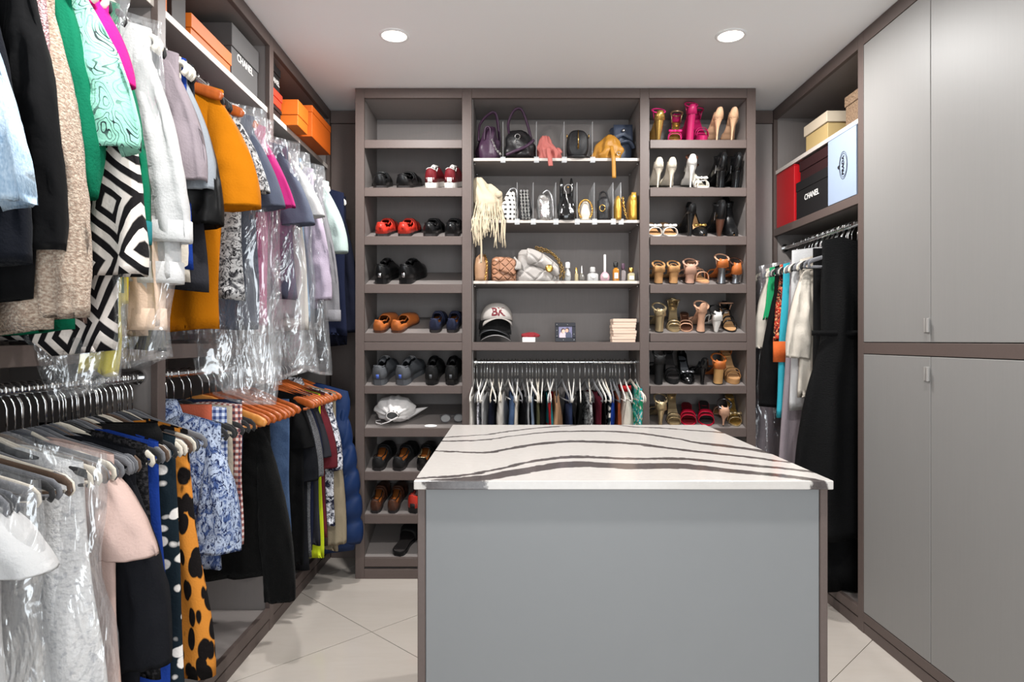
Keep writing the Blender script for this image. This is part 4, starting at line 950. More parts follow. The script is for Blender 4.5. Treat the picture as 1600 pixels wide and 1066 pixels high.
def flat_shoe(label, group, row, px, up, ins='insole', sole='dark', kind='loafer', yaw=0., L=.265, W=.048, tab=None, mid=None, flip=False, lace=None, counter=None):
    t = thing({'loafer': 'loafer', 'sneaker': 'sneaker', 'boat': 'driving_shoe', 'slide': 'slide_sandal'}[kind], label, 'shoe', group=group)
    st = {'loafer': .012, 'sneaker': .026, 'boat': .009, 'slide': .016}[kind]
    zb0 = lambda s: 0.; zb1 = lambda s: st + (.004 if s < .25 else 0) - (.0 if s < .9 else -.004)
    obj('sole', sole_mb(L, W, zb0, zb1, .002), LEA[sole], t, smooth=40)
    if mid: obj('midsole', sole_mb(L, W, lambda s: st * .45, lambda s: st + .0045, .003), LEA[mid], t, smooth=40)
    hc = {'loafer': .056, 'sneaker': .072, 'boat': .05, 'slide': .0}[kind]
    top = lambda s: lerp_tab(s, ((0, hc), (.1, hc * .98), (.3, hc * .8), (.46, hc * 1.12), (.55, hc * 1.12), (.75, .046), (.92, .034), (1, .02)))
    obj('insole', sole_mb(L * .97, W * .93, lambda s: st + .003, lambda s: st + .009), LEA[ins], t, smooth=40, loc=(0, .004, 0))
    if kind != 'slide':
        u = obj('upper', upper_mb(L, W, zb1, top, (.05, .44 if kind != 'sneaker' else .56), .66 if kind != 'sneaker' else .5), LEA[up], t, smooth=60, mods=[('solid', .0035)])
        # opening trim
        h = hwid(.02, W); pts = [(-hwid(s, W) * .72, s * L, zb1(s) + top(s) * .92) for s in (.42, .34, .26, .18, .12, .07)] + [(-h * .4, .025 * L, zb1(0) + hc * 1.0), (h * .4, .025 * L, zb1(0) + hc * 1.0)]
        pts += [(-x, y, z) for x, y, z in pts[5::-1]]
        obj('collar_trim', MB().tube(pts, .003, 6), LEA[counter or up], u)
        if kind == 'loafer':
            rs = []
            for sgn in (-1, 1):
                s = .56 + sgn * .05
                rs.append([(hwid(s, W) * 1.06 * sgp(cos(a), .55) * (1 - .16 * sin(a)), s * L, zb1(s) + (top(s) + .003) * abs(sin(a)) ** .62) for a in [pi * j / 14 for j in range(15)]])
            obj('saddle_strap', MB().rings(rs, closed=False), LEA[up], t, mods=[('solid', .003)])
        if kind == 'sneaker':
            rs = []
            for s, dz, k in ((.30, .022, .42), (.4, .014, .45), (.5, .004, .45), (.6, .0, .4)):
                rs.append([(hwid(s, W) * k * x, s * L, zb1(s) + top(s) + dz - .012 * x * x) for x in (-1, -.5, 0, .5, 1)])
            obj('tongue', MB().rings(rs, closed=False), LEA[counter or up], t, mods=[('solid', .005)])
            mb = MB()
            for s in (.46, .52, .58, .64, .69):
                mb.tube([(hwid(s, W) * .5 * x, (s + .02 * x) * L, zb1(s) + top(s) + .004 - .008 * x * x) for x in (-1, -.5, 0, .5, 1)], .0025, 6)
            obj('laces', mb, LEA[lace or 'white'], t)
        if tab:   # pale or shiny patch on the back of the heel
            rs = [[(hwid(.0, W) * 1.15 * x, -.0035 + .012 * x * x, st + z) for x in (-1, -.5, 0, .5, 1)] for z in ((hc * .5, hc * .9) if kind != 'sneaker' else (hc * .15, hc * .45))]
            obj('heel_tab', MB().rings(rs, closed=False), LEA[tab], t, mods=[('solid', .003)])
        if kind == 'sneaker' and counter:
            rs = [[((hwid(.03, W) + .003) * sgp(cos(a), .6), -.003 + .05 * (1 - abs(sin(a)) ** .6), st + z) for a in [-pi * j / 10 for j in range(11)]] for z in (.004, .03)]
            obj('heel_counter', MB().rings(rs, closed=False), LEA[counter], t, mods=[('solid', .002)])
    else:
        rs = []
        for s in (.52, .58, .66, .74, .8):
            rs.append([((hwid(s, W) + .003) * sgp(cos(a), .6), s * L, st * .6 + (.058 - abs(s - .64) * .05) * abs(sin(a)) ** .6) for a in [pi * j / 14 for j in range(15)]])
        obj('strap', MB().rings(rs, closed=False), LEA[up], t, mods=[('solid', .006)])
    put(t, row, px, yaw, flip, L=L)
    return t
LG_ = 'shoes on the loafer shelves'
def pair(fn, label, group, row, pxs, yaws=(4, -4), **k):
    for px, yw in zip(pxs, yaws): fn(label, group, row, px, yaw=yw, **k)
pair(flat_shoe, 'black leather loafer on the shelf with the red and white sneakers', 'black loafer pair by the sneakers', 1, (595, 629), (6, -8), up='black', ins='dark', L=.25, W=.052)
pair(flat_shoe, 'white and dark red sneaker with black collar', 'white and red sneaker pair', 1, (673, 703), (-5, -5), up='wine', ins='dark', sole='white', kind='sneaker', counter='white', lace='white', W=.044, mid='white', L=.255)
pair(flat_shoe, 'glossy red leather loafer', 'red loafer pair', 2, (596, 631), (-5, -5), up='red', ins='dark', tab='red')
pair(flat_shoe, 'black leather loafer with pale heel lining beside the red loafers', 'black loafer pair by the red ones', 2, (671, 705), (-4, -3), up='black', ins='palegrey', tab='black', W=.05)
pair(flat_shoe, 'black leather shoe with silver heel band, alone on its shelf', 'silver band shoe pair', 3, (595, 632), (-6, -12), up='black', ins='dark', tab='silver', kind='sneaker', lace='black', sole='black', W=.05)
pair(flat_shoe, 'tan brown leather driving shoe', 'tan driving shoe pair', 4, (592, 619), (-8, -14), up='tan', ins='brown', kind='boat', sole='brown', L=.255)
pair(flat_shoe, 'navy suede loafer with tan lining', 'navy loafer pair', 4, (679, 706), (-3, -3), up='navy', ins='orange', W=.041)
pair(flat_shoe, 'dark grey running sneaker with blue heel cushion', 'grey running sneaker pair', 5, (592, 627), (-6, -14), up='grey', ins='dark', sole='grey', kind='sneaker', tab='bluesole', lace='palegrey', W=.053)
pair(flat_shoe, 'black sneaker with grey heel patches', 'black sneaker pair', 5, (674, 705), (-2, -2), up='matteblack', ins='dark', sole='black', kind='sneaker', tab='grey', lace='black', W=.046)
pair(flat_shoe, 'black velvet loafer with orange insole', 'black velvet loafer pair', 7, (591, 622), (-4, -10), up='matteblack', ins='orange', L=.27)
flat_shoe('black driving shoe with metallic trim and tan insole beside the island', 'metallic trim driving shoe', 7, 660, 'black', ins='orange', counter='champagne', yaw=-4, W=.044)
flat_shoe('black driving shoe with metallic trim and tan insole beside the island', 'metallic trim driving shoe', 7, 692, 'black', ins='orange', counter='champagne', yaw=-4, W=.044)
pair(flat_shoe, 'dark brown loafer with tan insole beside red sneakers', 'dark brown loafer pair', 8, (587, 614), (-2, -3), up='brown', ins='orange', counter='matteblack', W=.04)
pair(flat_shoe, 'red and black sneaker with white lining', 'red and black sneaker pair', 8, (646, 680), (-12, -12), up='red', ins='white', sole='matteblack', kind='sneaker', counter='matteblack', lace='white')
pair(flat_shoe, 'black rubber slide sandal on the bottom shelf', 'black slide pair', 9, (622, 662), (-14, -14), up='matteblack', ins='dark', sole='black', kind='slide', W=.052)

# --- high heels
def heel_shoe(label, group, row, px, up='nude', H_=.09, kind='pump', heel='stiletto', ins='insole', sole=None, hl=None, yaw=0., flip=False, plat=0., L=None, W=.036, straps=None, ankle=None, dy=.032, orn=None):
    W *= .93
    t = thing({'pump': 'high_heel_pump', 'sandal': 'heeled_sandal', 'boot': 'ankle_boot', 'mule': 'heeled_mule'}[kind], label, 'shoe', group=group)
    L = L or sqrt(max(.01, .235 ** 2 - (H_ * .95) ** 2))
    zb = lambda s: plat + H_ * lerp_tab(s, ((0, 1.0), (.12, .97), (.3, .74), (.5, .34), (.68, .03), (1, 0.)))
    m_s = LEA[sole or up]
    obj('sole', sole_mb(L, W, (lambda s: zb(s) - (plat if s > .5 else 0)), lambda s: zb(s) + .006), m_s, t, smooth=45)
    obj('insole', sole_mb(L * .97, W * .92, lambda s: zb(s) + .0062, lambda s: zb(s) + .0085), LEA[ins], t, smooth=45, loc=(0, .002, 0))
    # heel
    w0 = hwid(.1, W)
    prof = {'stiletto': ((1, .95, .030), (.86, .72, .022), (.62, .36, .012), (.3, .2, .0075), (.0, .17, .0065)), 'block': ((1, .98, .030), (.8, .92, .025), (.4, .88, .023), (0, .9, .023)),
            'flare': ((1, .9, .028), (.7, .72, .02), (.35, .78, .021), (0, .95, .026)), 'slim': ((1, .95, .028), (.7, .6, .02), (.35, .42, .015), (0, .4, .014)), 'cone': ((1, 1., .03), (.7, .85, .026), (.35, .6, .02), (0, .42, .015))}[heel]
    rs = []
    for z, kx, ry in prof:
        yc = .030 + (1 - z) * (-.010 if heel in ('stiletto', 'slim') else -.004)
        rs.append([(w0 * kx * sgp(cos(2 * pi * j / 14), .8), yc + ry * sgp(sin(2 * pi * j / 14), .8), (H_ + plat) * z + (.001 if z == 1 else 0)) for j in range(14)])
    obj('heel', MB().rings(rs, True, True), LEA[hl or up], t, smooth=50)
    obj('heel_tip', MB().rings([[(p[0] * 1.03, .0205 + (p[1] - .0205) * 1.0, z) for p in rs[-1]] for z in (0.0, .005)], True, True), LEA['dark'], t, smooth=50)
    def band(s, h, wd, m=None, lean=0.):
        r2 = [[((hwid(s, W) + .002) * sgp(cos(a), .7), (s + ds) * L + lean * abs(sin(a)), zb(s + ds) + h * abs(sin(a)) ** .7) for a in [pi * j / 14 for j in range(15)]] for ds in (-wd / 2, 0, wd / 2)]
        obj('strap', MB().rings(r2, closed=False), LEA[m or up], t, mods=[('solid', .0025)])
    if kind in ('pump', 'boot'):
        hc = .052
        top = lambda s: lerp_tab(s, ((0, hc), (.12, hc), (.35, .026), (.6, .024), (.74, .036), (.9, .028), (1, .012)))
        if kind == 'boot': top = lambda s: lerp_tab(s, ((0, .09), (.25, .1), (.42, .1), (.6, .062), (.8, .04), (1, .016)))
        obj('upper', upper_mb(L, W, lambda s: zb(s) + .004, top, (.05, .7) if kind == 'pump' else (.08, .2), .68 if kind == 'pump' else .3), LEA[up], t, smooth=60, mods=[('solid', .0028)])
        if kind == 'boot':
            rs = []
            for z, rx, ry in ((.05, .03, .05), (.08, .03, .046), (.10, .032, .047), (.12, .034, .049), (.12, .031, .045), (.08, .028, .04)):
                rs.append([(rx * cos(2 * pi * j / 18), .055 + ry * sin(2 * pi * j / 18), zb(.1) + z * .62) for j in range(18)])
            obj('shaft', MB().rings(rs), LEA[up], t)
            band(.2, .085, .05, orn or up)
    else:
        for sp in (straps or ((.72, .045, .07), (.84, .036, .05))): band(*sp)
    if ankle:   # ankle strap standing above the heel seat
        r_, z_, m_ = ankle
        pts = [(r_ * .8 * cos(2 * pi * j / 22), .05 + r_ * sin(2 * pi * j / 22), zb(.05) + z_ + .012 * sin(2 * pi * j / 22)) for j in range(23)]
        obj('ankle_strap', MB().tube(pts, .0035, 6, flat=1.6), LEA[m_], t)
        for sd in (-1, 1): obj('strap', MB().tube([(sd * r_ * .75, .045, zb(.05) + z_), (sd * hwid(.12, W) * .98, .04, zb(.1) + .004)], .003, 6), LEA[m_], t)
        if kind == 'sandal':
            rs = [[(hwid(.02, W) * 1.9 * sgp(cos(a), .7) * k, -.001 + .03 * (1 - abs(sin(a)) ** .7), zb(0) + z) for a in [-pi * j / 10 for j in range(11)]] for z, k in ((.003, .95), (.03, .8), (z_, .45))]
            obj('heel_counter', MB().rings(rs, closed=False), LEA[up], t, mods=[('solid', .002)])
    if orn and kind != 'boot':
        y = .74 * L; z = zb(.74) + .044
        mb = MB()
        for sd in (-1, 1): mb.rings([[(sd * x, y + d * w_, z + .004 + w_ * .5 * c_) for d, c_ in ((-1, 0), (0, 1), (1, 0), (0, -1))] for x, w_ in ((.002, .006), (.014, .013), (.03, .017), (.036, .004))], True, True)
        mb.lathe([(.002, -.004), (.008, 0), (.008, .008), (.002, .012)], 10, Matrix.Translation((0, y, z)))
        obj('bow', mb, LEA[orn], t)
    put(t, row, px, yaw, flip, dy=dy, L=L)
    return t
hs = heel_shoe
# row 1
hs('gold heeled sandal with pink trim on the topmost heel shelf', 'gold and pink sandal pair', 0, 1029, 'gold', .10, 'sandal', 'cone', ins='hotpink', ankle=(.04, .05, 'hotpink'), yaw=4)
hs('gold heeled sandal with pink trim on the topmost heel shelf', 'gold and pink sandal pair', 0, 1056, 'hotpink', .09, 'sandal', 'cone', hl='gold', ins='gold', flip=True, yaw=-14, orn='hotpink', ankle=(.038, .05, 'champagne'))
hs('magenta suede platform sandal', 'magenta platform pair', 0, 1078, 'magenta', .11, 'sandal', 'block', plat=.02, ankle=(.038, .05, 'magenta'), ins='magenta', W=.034)
hs('magenta suede platform sandal', 'magenta platform pair', 0, 1099, 'magenta', .085, 'sandal', 'block', plat=.02, ankle=(.036, .05, 'magenta'), ins='magenta', flip=True, W=.034)
pair(hs, 'nude patent stiletto pump', 'nude pump pair', 0, (1120, 1142), (3, -8), up='nude', H_=.11, ins='cream')
# row 2
pair(hs, 'cream pointed stiletto pump', 'cream pump pair', 1, (1027, 1047), (-2, -4), up='cream', H_=.10, ins='palegrey')
hs('white stiletto sandal with brown straps, heel hanging over the lip', 'white and brown sandal pair', 1, 1079, 'white', .115, 'pump', 'stiletto', yaw=-8, ankle=(.034, .04, 'brown'), dy=.05)
hs('white stiletto sandal with brown straps, heel hanging over the lip', 'white and brown sandal pair', 1, 1101, 'white', .07, 'sandal', 'slim', flip=True, yaw=12, orn='white', ins='cream', ankle=(.036, .035, 'brown'))
pair(hs, 'black studded ankle boot with buckles', 'black studded boot pair', 1, (1126, 1149), (3, -2), up='jet', H_=.085, kind='boot', heel='block', orn='silver', W=.038)
# row 3
hs('white flat mule with crossed bow and tan insole', 'white bow mule pair', 2, 1026, 'white', .035, 'mule', 'block', flip=True, straps=((.68, .04, .08), (.78, .04, .09)), orn='white', W=.036)
hs('white flat mule with crossed bow and tan insole', 'white bow mule pair', 2, 1050, 'white', .035, 'mule', 'block', flip=True, straps=((.68, .04, .08), (.78, .04, .09)), orn='white', W=.038)
hs('black leather pump with gold toe ornament', 'black ornament pump pair', 2, 1078, 'black', .115, 'pump', 'slim', yaw=6)
hs('black leather pump with gold toe ornament', 'black ornament pump pair', 2, 1098, 'black', .10, 'pump', 'slim', flip=True, yaw=10, orn='gold')
hs('black ankle boot with silver band and block heel', 'silver band boot pair', 2, 1124, 'black', .09, 'boot', 'cone', hl='brown', orn='silver', yaw=2)
hs('black ankle boot with silver band and block heel', 'silver band boot pair', 2, 1146, 'black', .09, 'boot', 'block', orn='black', flip=True)
# row 4
pair(hs, 'tan woven block heel sandal', 'tan woven sandal pair', 3, (1029, 1052), (0, -2), up='woven', H_=.06, kind='sandal', heel='block', ankle=(.038, .035, 'woven'), W=.039, straps=((.3, .05, .1), (.72, .05, .12)))
hs('dusty nude sandal with wide block heel and round strap', 'dusty nude sandal', 3, 1077, 'dustyrose', .05, 'sandal', 'block', ankle=(.044, .055, 'dustyrose'), W=.042, yaw=-6)
hs('pale sandal with braided straps beside the dusty nude one', 'braided strap sandal', 3, 1102, 'rose', .03, 'sandal', 'block', flip=True, ankle=(.04, .05, 'rose'), straps=((.45, .05, .05), (.6, .055, .06), (.75, .05, .06)), yaw=10)
hs('sandal with flared silver block heel', 'silver heel sandal pair', 3, 1127, 'tan', .085, 'sandal', 'flare', hl='pewter', ankle=(.042, .045, 'rose'), W=.04)
hs('sandal with flared silver block heel', 'silver heel sandal pair', 3, 1149, 'tan', .05, 'sandal', 'flare', hl='pewter', ankle=(.038, .06, 'brown'), W=.038, ins='orange')
# row 5
hs('gold metallic sandal with block heel', 'gold block sandal pair', 4, 1031, 'champagne', .085, 'sandal', 'block', hl='champagne', ankle=(.042, .04, 'champagne'), yaw=6, ins='champagne')
hs('gold metallic sandal with block heel', 'gold block sandal pair', 4, 1055, 'champagne', .09, 'sandal', 'block', flip=True, ankle=(.04, .04, 'champagne'), yaw=-8, ins='champagne')
hs('rose gold pump with ankle strap', 'rose gold pump pair', 4, 1095, 'rose', .10, 'pump', 'flare', ankle=(.044, .035, 'rose'), ins='rose')
hs('rose gold pump with ankle strap', 'rose gold pump pair', 4, 1074, 'rose', .04, 'sandal', 'block', flip=True, yaw=-10, ins='brown')
hs('black and white strappy sandal', 'black and white strappy pair', 4, 1119, 'white', .06, 'sandal', 'cone', ankle=(.046, .05, 'black'), ins='dark', straps=((.4, .05, .04), (.6, .05, .04), (.75, .045, .05)))
hs('black and white strappy sandal', 'black and white strappy pair', 4, 1144, 'black', .06, 'sandal', 'cone', hl='white', flip=True, yaw=-4, ankle=(.042, .05, 'rose'), straps=((.4, .05, .04), (.6, .05, .04), (.75, .045, .05)))
# row 6
hs('black suede platform heel', 'black suede platform pair', 5, 1029, 'matteblack', .09, 'sandal', 'block', plat=.02, ankle=(.04, .05, 'matteblack'), ins='dark', W=.038)
hs('black suede platform heel', 'black suede platform pair', 5, 1053, 'matteblack', .09, 'sandal', 'block', plat=.02, flip=True, ankle=(.04, .05, 'matteblack'), ins='dark', W=.038)
hs('black patent slingback with jewelled toe', 'black patent slingback pair', 5, 1077, 'jet', .07, 'pump', 'cone', ins='grey', W=.038, flip=True, orn='silver')
hs('black patent slingback with jewelled toe', 'black patent slingback pair', 5, 1097, 'jet', .09, 'pump', 'slim', ins='dark')
hs('tan platform clog with pale wooden heel', 'tan clog pair', 5, 1122, 'tan', .085, 'sandal', 'block', hl='wood', ankle=(.044, .045, 'tan'), W=.042, ins='brown')
hs('tan platform clog with pale wooden heel', 'tan clog pair', 5, 1148, 'woven', .08, 'sandal', 'block', plat=.02, hl='wood', sole='woven', flip=True, ankle=(.04, .045, 'tan'), W=.04)
# row 7
hs('champagne gold strappy sandal behind the island', 'champagne sandal pair', 6, 1032, 'champagne', .09, 'sandal', 'slim', ankle=(.04, .05, 'champagne'), yaw=3, ins='champagne')
hs('champagne gold strappy sandal behind the island', 'champagne sandal pair', 6, 1055, 'champagne', .10, 'sandal', 'slim', ankle=(.04, .05, 'champagne'), yaw=-5, ins='champagne', flip=True)
hs('crimson satin mule behind the island', 'crimson mule pair', 6, 1078, 'crimson', .03, 'mule', 'block', flip=True, yaw=-10, ins='wine', straps=((.66, .05, .12), (.8, .045, .1)), W=.042)
hs('crimson satin mule behind the island', 'crimson mule pair', 6, 1106, 'crimson', .04, 'mule', 'block', flip=True, yaw=-10, ins='dark', straps=((.66, .05, .12), (.8, .045, .1)), W=.042)
hs('silver evening sandal with jewelled leaf', 'silver jewelled sandal pair', 6, 1129, 'rose', .06, 'sandal', 'stiletto', ankle=(.042, .05, 'pewter'), yaw=-10)
hs('silver evening sandal with jewelled leaf', 'silver jewelled sandal pair', 6, 1151, 'champagne', .09, 'sandal', 'stiletto', flip=True, ins='gold', orn='champagne', yaw=-4)

# --- the drawstring dust bag, label card and glasses on the seventh loafer shelf
M_DUST = mat('white_cotton', (222, 218, 216), .9, bump=(60, .4))
sp = seat(6, 617, .09)
t = thing('drawstring_dust_bag', 'white cotton drawstring dust bag lying on shoe shelf', 'bag', (sp[0], sp[1], sp[2] + .002), (TILT, 0, 0))
rs = []
for k in range(15):
    v = k / 14; a = pi * v; y = -.055 + .17 * v
    r = .105 * sin(max(.16, min(pi - .12, a * .96 + .06))) ** .6
    rs.append([(r * (1 + .07 * sin(j * 3 * (1 if v < .35 else .5)) * (1.5 - v)) * cos(2 * pi * j / 36), y + .008 * sin(j * 1.7) * (1 - v), max(.002, .062 + r * .66 * (1 + .09 * sin(j * 2.6) * (1.3 - v)) * sin(2 * pi * j / 36))) for j in range(36)])
obj('pouch', MB().rings(rs, False, True), M_DUST, t)
obj('cord', MB().tube([(.03 * cos(R(12 * j)), -.062, .062 + .022 * sin(R(12 * j))) for j in range(30)] + [(-.02, -.066, .03), (-.06, -.055, .012), (-.09, -.03, .008), (-.1, .0, .006), (-.075, .01, .006)], .003, 6), M_DUST, t)
obj('corner_tail', MB().rings([[(.07 + .1 * v, .03 + .03 * v + .05 * (1 - v) * c, .03 + .03 * v + (1 - v) * .03 * s_ ) for c, s_ in ((1, 0), (0, 1), (-1, 0), (0, -1))] for v in (0, .4, .8, .98)], True, True), M_DUST, t)
sp = seat(6, 673, .045)
o = obj('paper_tag', MB().prism([(.031 * cos(R(i * 20)) * (1 + .08 * (i % 2)), .016 * sin(R(i * 20))) for i in range(18)], 0, .0015), mat('paper_white', (238, 236, 234), .7), loc=(sp[0], sp[1], sp[2] + .001), rot=(TILT, 0, 0), smooth=False)
tag(o, 'small white paper tag on the dust bag shelf', 'tag')
sp = seat(6, 706, .08)
t = thing('eyeglasses', 'pair of folded glasses with clear rims on the dust bag shelf', 'glasses', (sp[0], sp[1], sp[2] + .002), (TILT, 0, R(14)))
M_CLEAR = mat('clear_acrylic', (240, 244, 246), .08, alpha=.35)
for sx in (-1, 1):
    ri = obj('rim', MB().tube([(sx * .034 + .026 * cos(R(18 * j)), 0, .026 + .022 * sin(R(18 * j))) for j in range(21)], .0025, 6), mat('smoky_rim', (90, 88, 92), .3), t)
    obj('lens', MB().rings([[(sx * .034 + r_ * cos(R(18 * j)), .0, .026 + r_ * .85 * sin(R(18 * j))) for j in range(20)] for r_ in (.001, .025)]), M_CLEAR, ri)
    obj('temple', MB().tube([(sx * .06, 0, .03), (sx * .058, .05, .022), (-sx * .03, .06, .02)], .002, 6), MATS['smoky_rim'], t)
obj('bridge', MB().tube([(-.01, 0, .03), (0, 0, .034), (.01, 0, .03)], .002, 6), MATS['smoky_rim'], t)
# ---------------------------------------------------------------- handbags and small things in the middle bay
SH = [bz(245.2), bz(342.6), bz(438.4), bz(535.0)]
def blob_mb(levels, p=.75, n=40, fold=0., nf=7, seed=1, cap=True, crumple=0.):
    """levels: (z, cx, cy, a, b) superellipse sections bottom to top"""
    rnd = random.Random(seed); ph = rnd.uniform(0, 6)
    out = []; K = 4
    for i in range(len(levels) - 1):
        for k in range(K):
            u = k / K; u2 = u
            out.append(tuple(levels[i][j] + (levels[i + 1][j] - levels[i][j]) * u2 for j in range(5)))
    out.append(levels[-1]); rs = []
    zt = levels[-1][0]
    for (z, cx, cy, a, b) in out:
        ring = []
        for j in range(n):
            th = 2 * pi * j / n; f = 1 + fold * sin(nf * th + ph + z * 9) + crumple * mnoise.noise(Vector((cos(th) * 2 + seed, sin(th) * 2, z * 25)))
            ring.append((cx + a * f * sgp(cos(th), p), cy + b * f * sgp(sin(th), p), z))
        rs.append(ring)
    return MB().rings(rs, cap, cap)
def chain_mb(pts, r=.0055, wire=.0016):
    """interlocked oval links along a path"""
    mb = MB(); P = [Vector(q) for q in pts]; seg = []
    d = 0.; step = r * 1.5
    for a, b in zip(P, P[1:]):
        l = (b - a).length; t = 0.
        while d + t <= l:
            seg.append((a + (b - a) * ((d + t) / l), (b - a).normalized())); t += step
        d = d + t - l
    for k, (c, t) in enumerate(seg):
        u = t.cross(Vector((0, 0, 1)) if abs(t.z) < .9 else Vector((1, 0, 0))).normalized(); w_ = t.cross(u)
        s_ = u if k % 2 else w_
        mb.tube([c + t * (r * cos(2 * pi * j / 8)) + s_ * (r * .68 * sin(2 * pi * j / 8)) for j in range(9)], wire, 4)
    return mb
def curve(pts, n=6):
    P = [Vector(p) for p in pts]; out = []
    for i in range(len(P) - 1):
        p0, p1, p2, p3 = P[max(i - 1, 0)], P[i], P[i + 1], P[min(i + 2, len(P) - 1)]
        for k in range(n):
            t = k / n; out.append(.5 * ((2 * p1) + (p2 - p0) * t + (2 * p0 - 5 * p1 + 4 * p2 - p3) * t * t + (3 * p1 - p0 - 3 * p2 + p3) * t ** 3))
    return out + [P[-1]]
def bag(name, label, shelf, px, Y=3.47, rz=0.):
    return thing(name, label, 'handbag', (wx(px, Y), Y, SH[shelf] + .001), (0, 0, R(rz)))
BL = lambda n, c, r=.4, m=0, b=(90, .3): mat('bag_' + n, tuple(v * .9 for v in c), r, m, bump=b, var=.06)
PX = 3.42 / F     # metres per image pixel at the front of the shelf
# acrylic dividers
M_ACR = mat('clear_divider', (235, 238, 240), .1, alpha=.28)
for sh, cols, h in ((0, (786, 838, 881, 925), .19), (1, (808, 833, 868, 901, 928, 957, 969), .195)):
    for px in cols:
        x = wx(px, YB + .05)
        t = thing('shelf_divider', 'clear acrylic divider between handbags on the %s bag shelf' % ('topmost' if sh == 0 else 'clutch'), 'divider', (x, YB + .03, SH[sh]), group='acrylic dividers on bag shelf %d' % (sh + 1))
        obj('blade', MB().box(-.0015, .0015, .0, .24, .003, h, .0008), M_ACR, t, smooth=False)
        obj('clip', MB().box(-.013, .013, -.0125, -.0095, -.024, .006, .001).box(-.013, .013, -.0095, .05, .0008, .0026, .0005).box(-.013, .013, -.0095, .02, -.0185, -.0165, .0005), M_ACR, t, smooth=False)
# 1 purple tote
m1 = BL('purple', (70, 44, 68), .45)
t = bag('slouchy_tote_bag', 'slouchy purple leather tote bag', 0, 763.5, 3.49)
obj('body', blob_mb([(.0, 0, 0, .062, .07), (.02, 0, 0, .066, .08), (.09, .0, 0, .056, .07), (.15, .005, 0, .038, .05), (.18, .01, 0, .024, .04)], .8, 44, .07, 6, 3, True, .25), m1, t)
obj('strap', MB().tube(curve([(-.05, -.05, .1), (-.045, -.03, .19), (.0, .0, .255), (.035, .0, .262), (.05, .02, .2), (.06, .03, .1)]), .006, 8, flat=1.8), m1, t)
obj('strap', MB().tube(curve([(-.02, -.06, .1), (-.015, -.055, .165), (.01, -.06, .165), (.012, -.06, .1)]), .005, 8, flat=1.6), m1, t)
obj('chain', chain_mb([(.02, -.07, .1), (.04, -.08, .05), (.065, -.085, .02)], .006), M_STEEL, t)
# 2 black and purple shoulder bag
t = bag('shoulder_bag', 'black shoulder bag with purple trim, silver rings and tall strap', 0, 812, 3.475)
obj('body', blob_mb([(.0, 0, 0, .05, .05), (.02, 0, 0, .078, .07), (.07, 0, 0, .08, .07), (.12, -.004, 0, .066, .055), (.155, -.01, 0, .045, .04)], .8, 40, .04, 5, 8, True, .2), BL('blacksoft', (26, 24, 26), .4), t)
obj('strap', MB().tube(curve([(-.05, -.02, .12), (-.06, 0, .2), (-.03, 0, .27), (.01, 0, .275), (.04, 0, .2), (.06, -.01, .12)]), .007, 8, flat=2.), m1, t)
obj('trim', MB().tube(curve([(-.07, -.066, .02), (-.03, -.076, .035), (.03, -.076, .06), (.072, -.05, .1)]), .008, 8), m1, t)
for z in (.09, .115): obj('ring', MB().tube([(-.012 + .013 * cos(R(30 * j)), -.066, z + .013 * sin(R(30 * j))) for j in range(13)], .0022, 6), M_STEEL, t)
# 3 pink soft bag
m3 = BL('coral', (206, 116, 108), .7)
t = bag('soft_pouch_bag', 'coral pink gathered fabric bag with hanging strap', 0, 859, 3.45)
obj('body', blob_mb([(.0, 0, 0, .055, .05), (.02, 0, 0, .06, .056), (.055, -.012, 0, .048, .045), (.09, -.025, 0, .03, .03), (.125, -.026, 0, .018, .02)], .85, 48, .12, 8, 5, True, .5), m3, t)
obj('knot', blob_mb([(.015, .035, -.02, .012, .012), (.035, .038, -.025, .026, .022), (.06, .04, -.02, .01, .01)], .9, 24, .15, 5, 6, True, .5), m3, t)
obj('strap', MB().tube(curve([(-.01, -.058, .05), (-.008, -.074, .01), (-.004, -.082, -.01), (0, -.083, -.048)]), .006, 8, flat=2.), m3, t)
# 4 black dome bag
m4 = BL('pebbleblack', (32, 31, 33), .45, b=(220, .4))
t = bag('dome_bag', 'small black dome handbag with gold zip', 0, 902, 3.455)
rs = []
for k in range(11):
    y = -.05 + .1 * k / 10; e = 1 - abs((k - 5) / 5) ** 5 * .18
    rs.append([(.056 * e * sgp(cos(2 * pi * j / 36), .75), y, .078 + (.076 if sin(2 * pi * j / 36) > 0 else .074) * e * sgp(sin(2 * pi * j / 36), .72)) for j in range(36)])
obj('body', MB().rings(rs, True, True), m4, t, smooth=50)
obj('zip', MB().tube([(0, -.056, .145), (.0, -.0555, .05)], .0022, 6).box(-.004, .004, -.06, -.056, .048, .075, .001), M_GOLD, t)
obj('handle', MB().tube(curve([(-.05, -.03, .012), (-.03, -.07, .006), (.0, -.078, .004), (.03, -.07, .006), (.05, -.03, .012)]), .006, 8), m4, t)
for sx in (-1, 1): obj('ring', MB().tube([(sx * .056, -.03 + .01 * cos(R(30 * j)), .12 + .01 * sin(R(30 * j))) for j in range(13)], .002, 6), M_GOLD, t)
